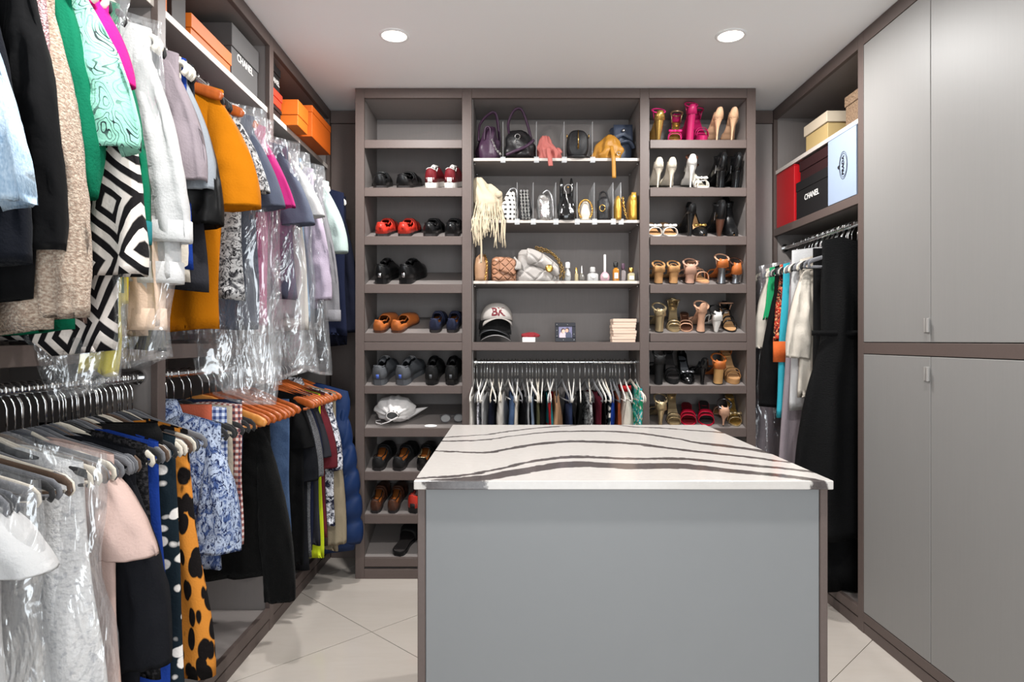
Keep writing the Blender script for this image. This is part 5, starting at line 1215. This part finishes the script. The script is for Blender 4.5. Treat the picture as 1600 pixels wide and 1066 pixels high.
# 5 mustard bag
m5 = BL('ochre', (192, 134, 46), .5)
t = bag('draped_bag', 'ochre suede bag slumped over the shelf edge with long strap', 0, 950, 3.45)
obj('body', blob_mb([(.0, 0, 0, .06, .05), (.02, 0, 0, .076, .06), (.06, .002, 0, .066, .05), (.1, .006, 0, .046, .04), (.13, .01, 0, .018, .02)], .85, 48, .10, 5, 12, True, .45), m5, t)
obj('strap', MB().tube(curve([(.01, -.05, .06), (.014, -.075, .015), (.016, -.084, -.02), (.018, -.086, -.11)]), .006, 8, flat=1.8), m5, t)
obj('buckle', MB().tube([(.045 + .009 * cos(R(40 * j)), -.062, .022 + .009 * sin(R(40 * j))) for j in range(10)], .002, 6), M_STEEL, t)
# 6 blue-grey bag
m6 = BL('blue_grey', (70, 80, 100), .45)
t = bag('bucket_bag', 'blue grey leather bucket bag at the end of the topmost shelf', 0, 970, 3.57)
obj('body', blob_mb([(.0, 0, 0, .055, .07), (.05, 0, 0, .056, .07), (.12, .0, 0, .052, .065), (.17, -.004, 0, .045, .055), (.2, -.01, 0, .05, .05)], .7, 40, .02, 6, 2, True, .12), m6, t)
obj('strap', MB().tube(curve([(-.06, -.07, .07), (-.03, -.085, .1), (.03, -.085, .11), (.055, -.07, .08)]), .007, 8, flat=1.8), m6, t)
obj('flap', MB().rings([[(-.05 + .1 * u, -.068 - .004 * k, .205 - .02 * k - .02 * abs(u - .5) * k) for u in [j / 8 for j in range(9)]] for k in range(4)], closed=False), m6, t, mods=[('solid', .004)])
obj('clasp', MB().lathe([(.002, -.004), (.009, -.002), (.009, .004), (.002, .006)], 12, Matrix.Translation((0, -.085, .17)) @ Matrix.Rotation(pi / 2, 4, 'X')), M_STEEL, t)
# second shelf: fringe bag
m7 = BL('ecru', (216, 200, 172), .75)
t = bag('fringed_bag', 'cream woven bag with long fringe hanging below the shelf', 1, 765, 3.45)
obj('body', blob_mb([(.0, .0, 0, .07, .06), (.03, .0, 0, .085, .068), (.1, -.008, 0, .075, .06), (.15, -.03, 0, .05, .05), (.2, -.05, 0, .034, .04), (.225, -.055, 0, .02, .03)], .85, 44, .05, 12, 21, True, .3), m7, t)
obj('flap', blob_mb([(.06, .035, -.02, .02, .03), (.1, .04, -.02, .035, .035), (.15, .022, -.02, .034, .03), (.19, .0, -.02, .012, .012)], .8, 28, .04, 9, 22, True, .3), m7, t)
obj('buckle', MB().lathe([(.002, -.004), (.018, -.002), (.018, .004), (.002, .006)], 14, Matrix.Translation((.05, -.06, .13)) @ Matrix.Rotation(pi / 2, 4, 'X')), m7, t)
rf = random.Random(5); fr = MB()
for k in range(46):
    a = rf.uniform(-.085, .08); l = rf.uniform(.04, .12) * (1.1 if a > .02 or a < -.05 else .75)
    fr.tube(curve([(a * .8, -.06, rf.uniform(.02, .1)), (a, -.088, .0), (a + rf.uniform(-.006, .006), -.0905, -.02), (a + rf.uniform(-.012, .012), -.091 - rf.uniform(0, .01), -.02 - l)], 3), .0028, 5)
obj('fringe', fr, m7, t)
obj('strap', MB().tube(curve([(-.04, -.092, .02), (-.042, -.097, -.05), (-.038, -.095, -.16), (-.04, -.093, -.225)]), .005, 6, flat=1.5), m7, t)
# white woven basket + black chain bag
def grid_pat(a, b, n=260.):
    def p(nt):
        s = Nd(nt, 'SeparateXYZ', {0: Coord(nt, (n, n, n))})
        f = Mth(nt, 'MULTIPLY', Mth(nt, 'GREATER_THAN', Mth(nt, 'SINE', Mth(nt, 'ADD', s.outputs[0], s.outputs[1])), .1), Mth(nt, 'GREATER_THAN', Mth(nt, 'SINE', s.outputs[2]), .1))
        return Mixc(nt, f, lin(a), lin(b))
    return p
t = bag('basket_bag', 'small white openwork basket bag', 1, 795, 3.445)
obj('body', blob_mb([(.0, 0, 0, .04, .05), (.07, 0, 0, .042, .052), (.11, .004, 0, .034, .045), (.15, .012, 0, .02, .03)], .6, 36), mat('openwork', (230, 226, 220), .5, pat=grid_pat((232, 228, 222), (34, 32, 32))), t)
obj('handle', MB().tube(curve([(-.01, 0, .12), (.005, 0, .165), (.035, 0, .17), (.045, 0, .12)]), .004, 6), BL('silverbag', (196, 196, 198), .25, .8), t)
t = bag('chain_strap_bag', 'black bag with silver chain mesh between dividers', 1, 820.5, 3.45)
obj('body', blob_mb([(.0, 0, 0, .033, .06), (.06, 0, 0, .034, .06), (.12, -.004, 0, .026, .05), (.16, -.01, 0, .014, .03)], .7, 36, .04, 7, 4, True, .2), BL('graphite', (46, 46, 48), .35), t)
for dx in (-.016, .0, .016): obj('chain', chain_mb(curve([(dx - .006, -.05, .15), (dx - .004, -.062, .1), (dx, -.066, .04), (dx + .004, -.066, .006)]), .006, .002), M_STEEL, t)
# silver metallic
m8 = mat('bag_silverfoil', (216, 214, 212), .2, .9, bump=(70, .9))
t = bag('metallic_clutch_bag', 'crinkled silver metallic bag between dividers', 1, 851, 3.45)
obj('body', blob_mb([(.0, 0, 0, .034, .06), (.015, 0, 0, .04, .065), (.1, -.002, 0, .038, .062), (.13, -.006, 0, .026, .05), (.14, -.008, 0, .01, .03)], .6, 36, .02, 5, 9, True, .15), m8, t)
obj('strap', MB().tube(curve([(-.012, -.05, .135), (.015, -.06, .148), (.036, -.066, .1), (.042, -.066, .01)]), .005, 8, flat=1.6), BL('silverbag', (196, 196, 198), .25, .8), t)
# black patent bag with scarf ears
m9 = mat('bag_patent', (18, 18, 19), .12, 0, coat=.5)
t = bag('patent_bag', 'glossy black bag with upright handles and metal ring', 1, 885, 3.44)
obj('body', blob_mb([(.0, 0, 0, .046, .06), (.02, 0, 0, .05, .065), (.08, 0, 0, .046, .058), (.12, 0, 0, .03, .04), (.14, 0, 0, .02, .02)], .7, 36, .03, 5, 10, True, .15), m9, t)
for sx in (-1, 1): obj('handle', MB().rings([[(sx * .026 + .010 * k * cos(2 * pi * j / 14), .0 + .014 * k * sin(2 * pi * j / 14), z) for j in range(14)] for z, k in ((.1, 1.), (.15, 1.15), (.19, 1.), (.22, .5), (.226, .1))], True, True), m9, t)
obj('ring', MB().tube([(.006 + .02 * cos(R(20 * j)), -.045, .16 + .022 * sin(R(20 * j))) for j in range(-2, 13)] + [(-.004, -.06, .11), (.012, -.064, .06)], .003, 6), M_STEEL, t)
obj('stud', MB().lathe([(.001, -.005), (.006, 0), (.001, .005)], 10, Matrix.Translation((.004, -.055, .165))), M_GOLD, t)
# pearl pouch
t = bag('beaded_pouch', 'cream pouch edged in gold beads', 1, 913, 3.44)
obj('body', blob_mb([(.0, 0, 0, .03, .04), (.03, 0, 0, .034, .045), (.08, .002, 0, .022, .03), (.1, .004, 0, .012, .018)], .85, 30, .03, 6, 3, True, .15), BL('pearl', (232, 222, 206), .45), t)
bd = MB()
for k in range(26):
    a = R(-48 + k * 11); bd.lathe([(.0006, -.006), (.0055, -.002), (.0055, .002), (.0006, .006)], 8, Matrix.Translation((.002 + .035 * cos(a), -.036, .053 + .052 * sin(a))))
obj('bead_trim', bd, M_GOLD, t)
# black ring bag
t = bag('ring_handle_bag', 'small black bag with round gold ring clasp', 1, 943, 3.45)
obj('body', blob_mb([(.0, 0, 0, .034, .05), (.06, 0, 0, .035, .052), (.11, 0, 0, .03, .045), (.125, 0, 0, .016, .03)], .65, 36, .02, 5, 13, True, .12), m4, t)
obj('handle', MB().tube(curve([(-.02, 0, .11), (-.015, 0, .15), (.012, 0, .152), (.024, 0, .11)]), .005, 8), m4, t)
obj('ring_clasp', MB().tube([(-.014 + .014 * cos(R(30 * j)), -.058, .06 + .017 * sin(R(30 * j))) for j in range(13)], .0026, 6), M_GOLD, t)
# gold bags
m10 = mat('bag_goldleather', (206, 160, 70), .3, .6, bump=(80, .3), var=.05)
t = bag('gold_clutch_bag', 'gold leather folded bag with beaded edge, beside the black ring bag', 1, 964.5, 3.43)
obj('body', blob_mb([(.0, 0, 0, .017, .05), (.06, 0, 0, .019, .052), (.11, 0, 0, .014, .045), (.125, 0, 0, .006, .03)], .6, 30), m10, t)
obj('chain', chain_mb(curve([(.022, -.04, .11), (.026, -.05, .06), (.036, -.05, .02), (.044, -.045, .004)]), .007, .0024), M_GOLD, t)
t = bag('gold_clutch_bag', 'gold leather flat bag at the end of the clutch shelf', 1, 987, 3.45)
obj('body', blob_mb([(.0, 0, 0, .023, .06), (.1, 0, 0, .023, .06), (.135, .004, 0, .016, .05), (.145, .006, 0, .006, .03)], .6, 30), m10, t)
obj('flap', MB().rings([[(-.012 + .024 * u, -.062 + .004 * k, .14 - .035 * k) for u in (0, .33, .66, 1)] for k in range(4)], closed=False), m10, t, mods=[('solid', .004)])
# third shelf: tan bags, grey quilted bag
def quilt_relief(n=42.):
    def p(nt):
        s = Nd(nt, 'SeparateXYZ', {0: Coord(nt, (n, n, n))})
        u = Mth(nt, 'ADD', Mth(nt, 'ADD', s.outputs[0], s.outputs[1]), s.outputs[2]); v = Mth(nt, 'SUBTRACT', Mth(nt, 'ADD', s.outputs[0], s.outputs[1]), s.outputs[2])
        e = Mth(nt, 'MINIMUM', Mth(nt, 'ABSOLUTE', Mth(nt, 'SINE', u)), Mth(nt, 'ABSOLUTE', Mth(nt, 'SINE', v)))
        return Nd(nt, 'MapRange', {0: e, 1: 0., 2: .5, 3: 0., 4: 1.}).outputs[0]
    return p
m11 = BL('camel', (188, 146, 112), .45)
m12 = mat('bag_caramel', (172, 124, 96), .4, relief=quilt_relief(70.))
t = bag('camel_bag', 'camel leather bag with gold chain at the end of the perfume shelf', 2, 752, 3.45)
obj('body', blob_mb([(.0, 0, 0, .036, .06), (.08, 0, 0, .036, .06), (.12, 0, 0, .03, .05), (.14, .002, 0, .012, .03)], .65, 36, .02, 5, 3, True, .12), m11, t)
obj('chain', chain_mb(curve([(.02, -.03, .135), (.03, -.066, .1), (.03, -.07, .05), (.022, -.07, .006)]), .006, .002), M_GOLD, t)
t = bag('quilted_flap_bag', 'caramel quilted flap bag with gathered scarf ends', 2, 787, 3.45, 6)
obj('body', blob_mb([(.0, 0, 0, .064, .06), (.09, 0, 0, .064, .06), (.115, -.006, 0, .056, .05), (.125, -.01, 0, .04, .03)], .5, 40), m12, t)
obj('flap', MB().rings([[(-.03 + .085 * u, -.0635 - .003 * sin(pi * u), .12 - .014 * k * (1 + .5 * u * .4) - .012 * u) for u in [j / 8 for j in range(9)]] for k in range(6)], closed=False), m12, t, mods=[('solid', .006)])
for k in range(3): obj('scarf_end', MB().tube(curve([(.05 + .008 * k, -.05, .12 - .01 * k), (.066 + .005 * k, -.066, .09), (.056 + .01 * k, -.07, .055)]), [.006] * 6 + [.009] * 6 + [.004], 8), BL('palegreysilk', (182, 176, 170), .4), t)
m13 = mat('bag_greyquilt', (172, 166, 161), .45, relief=quilt_relief(34.))
t = bag('quilted_bag', 'large pale grey quilted flap bag with gold medallion and chain', 2, 841, 3.46)
obj('body', blob_mb([(.0, 0, 0, .118, .07), (.015, .0, 0, .122, .075), (.05, -.008, 0, .112, .07), (.1, -.045, 0, .068, .06), (.15, -.06, 0, .045, .045), (.165, -.06, 0, .03, .03)], .75, 48, .015, 6, 4, True, .1), m13, t)
def flap_pt(u, v): return (-.062 + .165 * u, -.064 - .02 * sin(pi * v) - .004 * v, .168 - .075 * u * u - v * (.085 - .018 * u) - .02 * u)
obj('flap', MB().rings([[flap_pt(j / 10, k / 7) for j in range(11)] for k in range(8)], closed=False), m13, t, mods=[('solid', .010), ('sub', 1)])
obj('medallion', MB().lathe([(.001, -.003), (.016, -.002), (.02, .002), (.014, .006), (.006, .004), (.001, .006)], 16, Matrix.Translation((.052, -.094, .06)) @ Matrix.Rotation(pi / 2, 4, 'X')), M_GOLD, t)
obj('chain', chain_mb(curve([(-.01, -.05, .172), (.05, -.06, .155), (.09, -.07, .115), (.115, -.072, .06), (.105, -.08, .006)]), .008, .0028), mat('antique_gold', (150, 122, 74), .3, 1), t)
obj('chain', chain_mb(curve([(.0, -.02, .16), (.06, -.02, .15), (.105, -.03, .11), (.13, -.04, .05), (.125, -.05, .006)]), .008, .0028), MATS['antique_gold'], t)
# perfume bottles
def glass(n, c, a=.55): return mat('perfume_' + n, c, .06, 0, alpha=a, coat=.3)
def bottle(px, label, w_, h, m, capm, caph, capw, shape='square', dep=.02, Y=3.435, lab=None, liquid=None, neck=.006, orn=None):
    t = thing('perfume_bottle', label, 'perfume', (wx(px, Y), Y, SH[2] + .0005), group=None)
    p = {'square': .35, 'round': 1., 'oval': .8}[shape]
    bh = h - caph
    if shape == 'oval':
        lv = [(0, .6), (.12, .9), (.4, 1.), (.7, .85), (.9, .45), (1, .2)]
    else: lv = [(0, .92), (.06, 1.), (.8, 1.), (.9, .8), (1, .3)]
    obj('glass', MB().rings([[(w_ * k * sgp(cos(2 * pi * j / 24), p), dep * k * sgp(sin(2 * pi * j / 24), p), bh * z) for j in range(24)] for z, k in lv], True, True), m, t, smooth=50)
    if liquid: obj('liquid', MB().rings([[(w_ * .86 * sgp(cos(2 * pi * j / 20), p), dep * .84 * sgp(sin(2 * pi * j / 20), p), z) for j in range(20)] for z in (.005, bh * .5)], True, True), liquid, t, smooth=50)
    obj('cap', MB().lathe([(neck, bh - .002), (neck, bh + .003), (capw, bh + .004), (capw, h - .003), (capw * .8, h)], 16), capm, t, smooth=50)
    if lab:
        o = MB().box(-w_ * .6, w_ * .6, -dep - .0012, -dep - .0004, bh * .2, bh * .6)
        obj('paper_label', o, lab, t, smooth=False)
    if orn: obj('ornament', MB().lathe([(.001, -.003), (orn[0], -.001), (orn[0], .003), (.001, .004)], 18, Matrix.Translation((0, -dep - .003, bh * .5)) @ Matrix.Rotation(pi / 2, 4, 'X')), orn[1], t)
    return t
PW, PB = mat('paper_label', (236, 234, 230), .6), mat('black_cap', (24, 24, 24), .3)
cl_, pk_, am_ = glass('clear', (222, 222, 220)), glass('pink', (226, 186, 196), .7), mat('perfume_amber', (176, 116, 40), .1)
bottle(887, 'clear perfume bottle with round frosted stopper beside quilted bag', .017, .1, cl_, mat('frosted', (226, 224, 222), .3), .034, .012, 'oval', orn=(.009, PW))
bottle(900.5, 'slim perfume bottle with thin gold cap', .009, .072, glass('pale_gold', (206, 192, 150)), M_GOLD, .028, .005)
bottle(909, 'narrow shouldered perfume bottle with slender silver stopper', .016, .08, glass('smoke', (128, 124, 118), .7), M_STEEL, .036, .005, 'oval')
bottle(926, 'wide clear perfume bottle with faceted crystal stopper and chain', .028, .075, cl_, cl_, .03, .014, 'square', orn=(.012, PW))
bottle(945, 'tall pink perfume bottle with long white stopper', .025, .14, pk_, mat('white_cap', (236, 234, 232), .3), .088, .0065, 'oval', orn=(.014, PW))
bottle(962, 'amber perfume bottle with black cap and white label', .016, .1, glass('amber', (208, 176, 120), .5), PB, .028, .012, liquid=am_, lab=PW)
bottle(973.5, 'small perfume bottle with purple teardrop stopper', .013, .098, glass('lilac', (170, 160, 160), .6), mat('plum_cap', (84, 58, 76), .3), .034, .009, Y=3.47)
bottle(986, 'square perfume bottle with gold cap and white label', .019, .072, glass('straw', (206, 196, 160), .6), M_GOLD, .026, .014, lab=PW)
# caps
M_CAPW, M_CAPB = mat('cap_white_cotton', (188, 182, 176), .9, bump=(200, .3)), mat('cap_black_cotton', (18, 18, 19), .9, bump=(200, .3))
def cap_mb(a=.085, b=.095, h=.095):
    rs = []
    for k in range(9):
        v = k / 8; r = cos(v * pi / 2 * .985) ** .75
        rs.append([(a * r * cos(2 * pi * j / 36), b * r * sin(2 * pi * j / 36), h * sin(v * pi / 2) ** .95) for j in range(36)])
    return MB().rings(rs, False, True)
def brim_mb(a=.078, b=.095, l=.07, bend=.03):
    rs = []
    for k in range(6):
        v = k / 5
        rs.append([(a * sin(R(th)) * (1 + .02 * v), -b * .86 * cos(R(th)) - l * v * cos(R(th)) ** .6 if abs(th) < 89 else -b * .1, .004 - bend * (abs(sin(R(th))) ** 2) * (.3 + .7 * v) - .01 * v) for th in range(-80, 81, 10)])
    return MB().rings(rs, closed=False)
def cap(label, px, z, m, tilt=0., Y=3.53, rz=0., piping=None, text=None, badge=None):
    t = thing('baseball_cap', label, 'cap', (wx(px, Y), Y, z), (R(tilt), 0, R(rz)))
    obj('crown', cap_mb(), m, t, mods=[('solid', .002)])
    obj('brim', brim_mb(), m, t, mods=[('solid', .003)])
    if piping: obj('piping', MB().tube([(.079 * sin(R(th)) * 1.02, -.082 * cos(R(th)) - .07 * cos(R(th)) ** .6, -.006 - .03 * sin(R(th)) ** 2) for th in range(-80, 81, 8)], .0022, 6), piping, t)
    obj('top_button', MB().lathe([(.008, .093), (.007, .097), (.002, .099)], 12), m, t)
    if text:
        me = text_mesh(text, .062, .0012, .9, .0016)
        for v in me.vertices:
            x, z_ = v.co.x, v.co.y + .036; zz = min(max(z_ / .095, 0), .98); r = cos(math.asin(zz) * .985) ** .75
            y = -.0955 * r * sqrt(max(.05, 1 - min(.95, (x / (.085 * max(r, .3))) ** 2))) - .0015 + (v.co.z)
            v.co = (x, y, z_)
        o = obj('lettering', me, mat('cap_red_thread', (112, 40, 48), .8), t)
        me.materials.clear(); me.materials.append(MATS['cap_red_thread'])
    return t
cap('black baseball cap, lowest of the stack under the white cap', 774, SH[3] + .042, M_CAPB, 0, 3.54, 2, piping=LEA['palegrey'])
cap('black baseball cap, in the middle of the stack under the white cap', 773, SH[3] + .068, M_CAPB, 0, 3.545, -4, piping=LEA['grey'])
cap('white cotton baseball cap with red embroidered letters, on the cap stack', 776, SH[3] + .112, M_CAPW, -6, 3.535, 6, text='BK')
# red cloth and white card, photo frame, stacked boxes
Y = 3.44
t = thing('folded_red_cloth', 'crumpled red cloth lying on a white card box', 'cloth', (wx(829, Y), Y, SH[3]))
obj('cloth', blob_mb([(.0265, .0, .02, .04, .03), (.034, 0, .02, .044, .03), (.044, -.004, .02, .036, .024), (.052, .006, .02, .012, .01)], .8, 36, .1, 5, 4, True, .5), mat('red_cloth', (128, 28, 36), .85, bump=(60, .5)), t)
o = obj('card_box', MB().box(-.036, .03, -.03, .045, 0, .0255, .001), PW, loc=(wx(827, Y), Y, SH[3] + .0005), smooth=False); tag(o, 'small white card box under the red cloth', 'box')
t = thing('photo_frame', 'small black photo frame with dotted border showing two people', 'photo frame', (wx(883.5, Y), Y, SH[3] + .0018), (R(-7), 0, 0))
fm = mat('frame_black', (24, 24, 34), .3)
for b_ in ((-.053, .053, 0, .022), (-.053, .053, .08, .1), (-.053, -.035, .022, .08), (.035, .053, .022, .08)): obj('frame_bar', MB().box(b_[0], b_[1], -.006, .006, b_[2], b_[3], .0015), fm, t, smooth=False)
ds = MB()
for k in range(9):
    for x, z in ((-.044 + .011 * k, .01), (-.044 + .011 * k, .09), (-.044, .01 + .01 * k), (.044, .01 + .01 * k)):
        if (k + int(x * 1000) + int(z * 1000)) % 3 == 0: ds.lathe([(.0003, 0), (.002, .0005), (.0003, .002)], 6, Matrix.Translation((x, -.006, z)) @ Matrix.Rotation(pi / 2, 4, 'X'))
obj('pearl_studs', ds, PW, t)
def photo_pat(nt):
    s = Nd(nt, 'SeparateXYZ', {0: Coord(nt)})
    def disc(x, z, r, rz_=1.): return Mth(nt, 'LESS_THAN', Mth(nt, 'ADD', Mth(nt, 'POWER', Mth(nt, 'SUBTRACT', s.outputs[0], x), 2.), Mth(nt, 'POWER', Mth(nt, 'DIVIDE', Mth(nt, 'SUBTRACT', s.outputs[2], z), rz_), 2.)), r * r)
    c = Mixc(nt, Noise(nt, Coord(nt), 60, 2), lin((70, 60, 110)), lin((150, 150, 176)))
    for x, z, r, k, col in ((-.014, .032, .017, 1.3, (210, 190, 196)), (.016, .032, .016, 1.3, (70, 74, 96)), (-.012, .058, .011, 1.2, (60, 40, 40)), (.01, .062, .010, 1.2, (46, 36, 36)), (-.01, .055, .0085, 1.2, (232, 190, 168)), (.008, .059, .008, 1.2, (214, 168, 146))):
        c = Mixc(nt, disc(x, z, r, k), c, lin(col))
    return c
obj('photo', MB().box(-.036, .036, -.003, .003, .021, .081), mat('photo_print', (128, 128, 128), .3, pat=photo_pat), t, smooth=False)
obj('easel_leg', MB().box(-.008, .008, .006, .009, .004, .07, .0005, Matrix.Rotation(R(-14), 4, 'X')), fm, t, smooth=False)
M_BOXP = mat('blush_card', (222, 196, 176), .7, var=.03)
for k in range(4):
    hgt = .0295; zz = SH[3] + .0005 + k * (hgt + .0006)
    t = thing('jewellery_box', ['lowest', 'second', 'third', 'topmost'][k] + ' of the stacked blush card boxes', 'box', (wx(974 + (.6 if k % 2 else -.6), 3.43), 3.43, zz), (0, 0, R((-2, 2, -1, 1)[k])))
    obj('base', MB().box(-.059, .059, -.03, .06, 0, hgt * .45, .0008), M_BOXP, t, smooth=False)
    obj('lid', MB().box(-.061, .061, -.032, .062, hgt * .46, hgt, .0012), M_BOXP, t, smooth=False)

# ---------------------------------------------------------------- storage boxes on the upper shelves
def card(n, c, r=.6): return mat('card_' + n, tuple(v * .9 for v in c), r, bump=(160, .06), var=.03)
def lidded(label, x0, x1, y0, y1, z0, h, m, lid=.3, over=.004, m2=None, text=None, face='x', tcol=None, tsize=.03, cat='box', name='storage_box', tz=.5):
    cx, cy = (x0 + x1) / 2, (y0 + y1) / 2
    t = thing(name, label, cat, (cx, cy, z0 + .0006))
    a, b = abs(x1 - x0) / 2, (y1 - y0) / 2
    zl = h * (1 - lid)
    obj('base', MB().box(-a + over, a - over, -b + over, b - over, 0, zl, .0012), m, t, smooth=False)
    obj('lid', MB().box(-a, a, -b, b, zl + .0004, h, .0015), m2 or m, t, smooth=False)
    if text:
        me = text_mesh(text, tsize, .0005, 1.0, tsize * .012)
        sg = 1 if face == '+x' else -1
        tz_ = h * tz
        off = a if tz_ > zl else a - over
        o = obj('lettering', me, tcol, t, loc=(sg * (off + .0007), 0, tz_), rot=(pi / 2, 0, sg * pi / 2))
    return t
ZS = 2.1905
OR_, ORD = card('orange', (232, 116, 24)), card('deep_orange', (214, 98, 14))
lidded('small orange box beside the dark brown box, left wall shelf', -1.36, -1.045, 1.945, 2.02, ZS, .14, OR_)
lidded('dark brown box between orange boxes on the left wall shelf', -1.36, -1.04, 2.03, 2.125, ZS, .17, card('espresso', (40, 26, 22)))
lidded('long flat orange box with overhanging lid', -1.36, -1.035, 2.14, 2.45, ZS, .085, OR_, lid=.55, m2=OR_)
M_WT, M_BT = mat('print_white', (232, 230, 226), .5), mat('print_black', (30, 30, 34), .5)
lidded('tall grey box with white lettering on the left wall shelf', -1.37, -1.045, 2.475, 2.738, ZS, .215, card('graphite', (88, 86, 86)), lid=.4, text='CHANEL', face='+x', tcol=M_WT, tsize=.04, tz=.5)
lidded('flat black box at the bottom of the stack under the red box', -1.40, -1.035, 2.845, 2.985, ZS, .055, card('black', (24, 23, 24)))
lidded('red orange box between two black boxes', -1.40, -1.03, 2.845, 2.98, ZS + .057, .065, card('vermilion', (222, 66, 40)), lid=.5)
lidded('black box with white lettering on top of the red orange box', -1.40, -1.04, 2.845, 2.985, ZS + .124, .115, card('black', (24, 23, 24)), text='CHANEL', face='+x', tcol=M_WT, tsize=.032, tz=.4)
lidded('orange box with overhanging lid in front of the black boxes', -1.25, -.965, 2.995, 3.145, ZS, .115, OR_, lid=.6, over=.003)
lidded('large orange box at the corner end of the left wall shelf', -1.28, -.952, 3.165, 3.49, ZS, .15, ORD, lid=.22, over=.002)
# right wall
ZA, ZB = 1.8325, 2.1565
lidded('cream box with wide lid on the shelf above the red box', 1.478, 1.72, 3.10, 3.345, ZB, .135, card('straw', (206, 178, 122)), lid=.38, over=.008, m2=card('cream', (222, 206, 182)))
def weave_pat(nt): return two(nt, Noise(nt, Coord(nt, (1, 1, 3)), 120, 2), (98, 76, 58), (140, 116, 92), .1)
lidded('brown woven box beside the cream box', 1.50, 1.76, 2.81, 2.98, ZB, .15, mat('woven_brown', (110, 88, 68), .8, pat=weave_pat, bump=(160, .8)), lid=.3)
t = lidded('tall glossy red box beside the black lettered box', 1.464, 1.68, 3.425, 3.655, ZA, .295, card('crimson', (196, 22, 30), .35), lid=.02, over=.001)
lidded('black box with white lettering beside the pale blue box', 1.466, 1.72, 3.062, 3.41, ZA, .19, card('black', (24, 23, 24)), lid=.25, over=.002, text='CHANEL', face='-x', tcol=M_WT, tsize=.04, tz=.5)
lidded('dark maroon box on top of the black lettered box', 1.475, 1.70, 3.075, 3.39, ZA + .192, .10, card('maroon', (50, 22, 24)), lid=.5)
t = lidded('tall pale blue box with oval printed emblem', 1.458, 1.70, 2.80, 3.05, ZA, .298, card('powder_blue', (166, 182, 206)), lid=.012, over=.0008)
xe = -(1.70 - 1.458) / 2 - .0002
el = MB(); ey, ez = -.018, .152
for r_ in (1., .86): el.tube([(xe, ey + .035 * r_ * cos(2 * pi * j / 40), ez + .06 * r_ * sin(2 * pi * j / 40)) for j in range(41)], .0009, 5)
el.lathe([(.0005, -.001), (.006, 0), (.0005, .001)], 10, Matrix.Translation((xe, ey + .041, ez)) @ Matrix.Rotation(pi / 2, 4, 'Y'))
for sx in (-1, 1): el.tube(curve([(xe, ey + .034, ez + sx * .008), (xe, ey + .045, ez + sx * .006), (xe, ey + .05, ez)]), .0011, 5)
obj('emblem', el, M_BT, t)
me = text_mesh('PRADA', .026, .0005, 1.0, .0006)
o = obj('lettering', me, M_BT, t, loc=(xe - .0006, ey + .002, ez))
# box lies on its side: letters run upwards, their tops towards the far wall
o.rotation_euler = Matrix(((0, 0, -1), (0, 1, 0), (1, 0, 0))).to_euler()
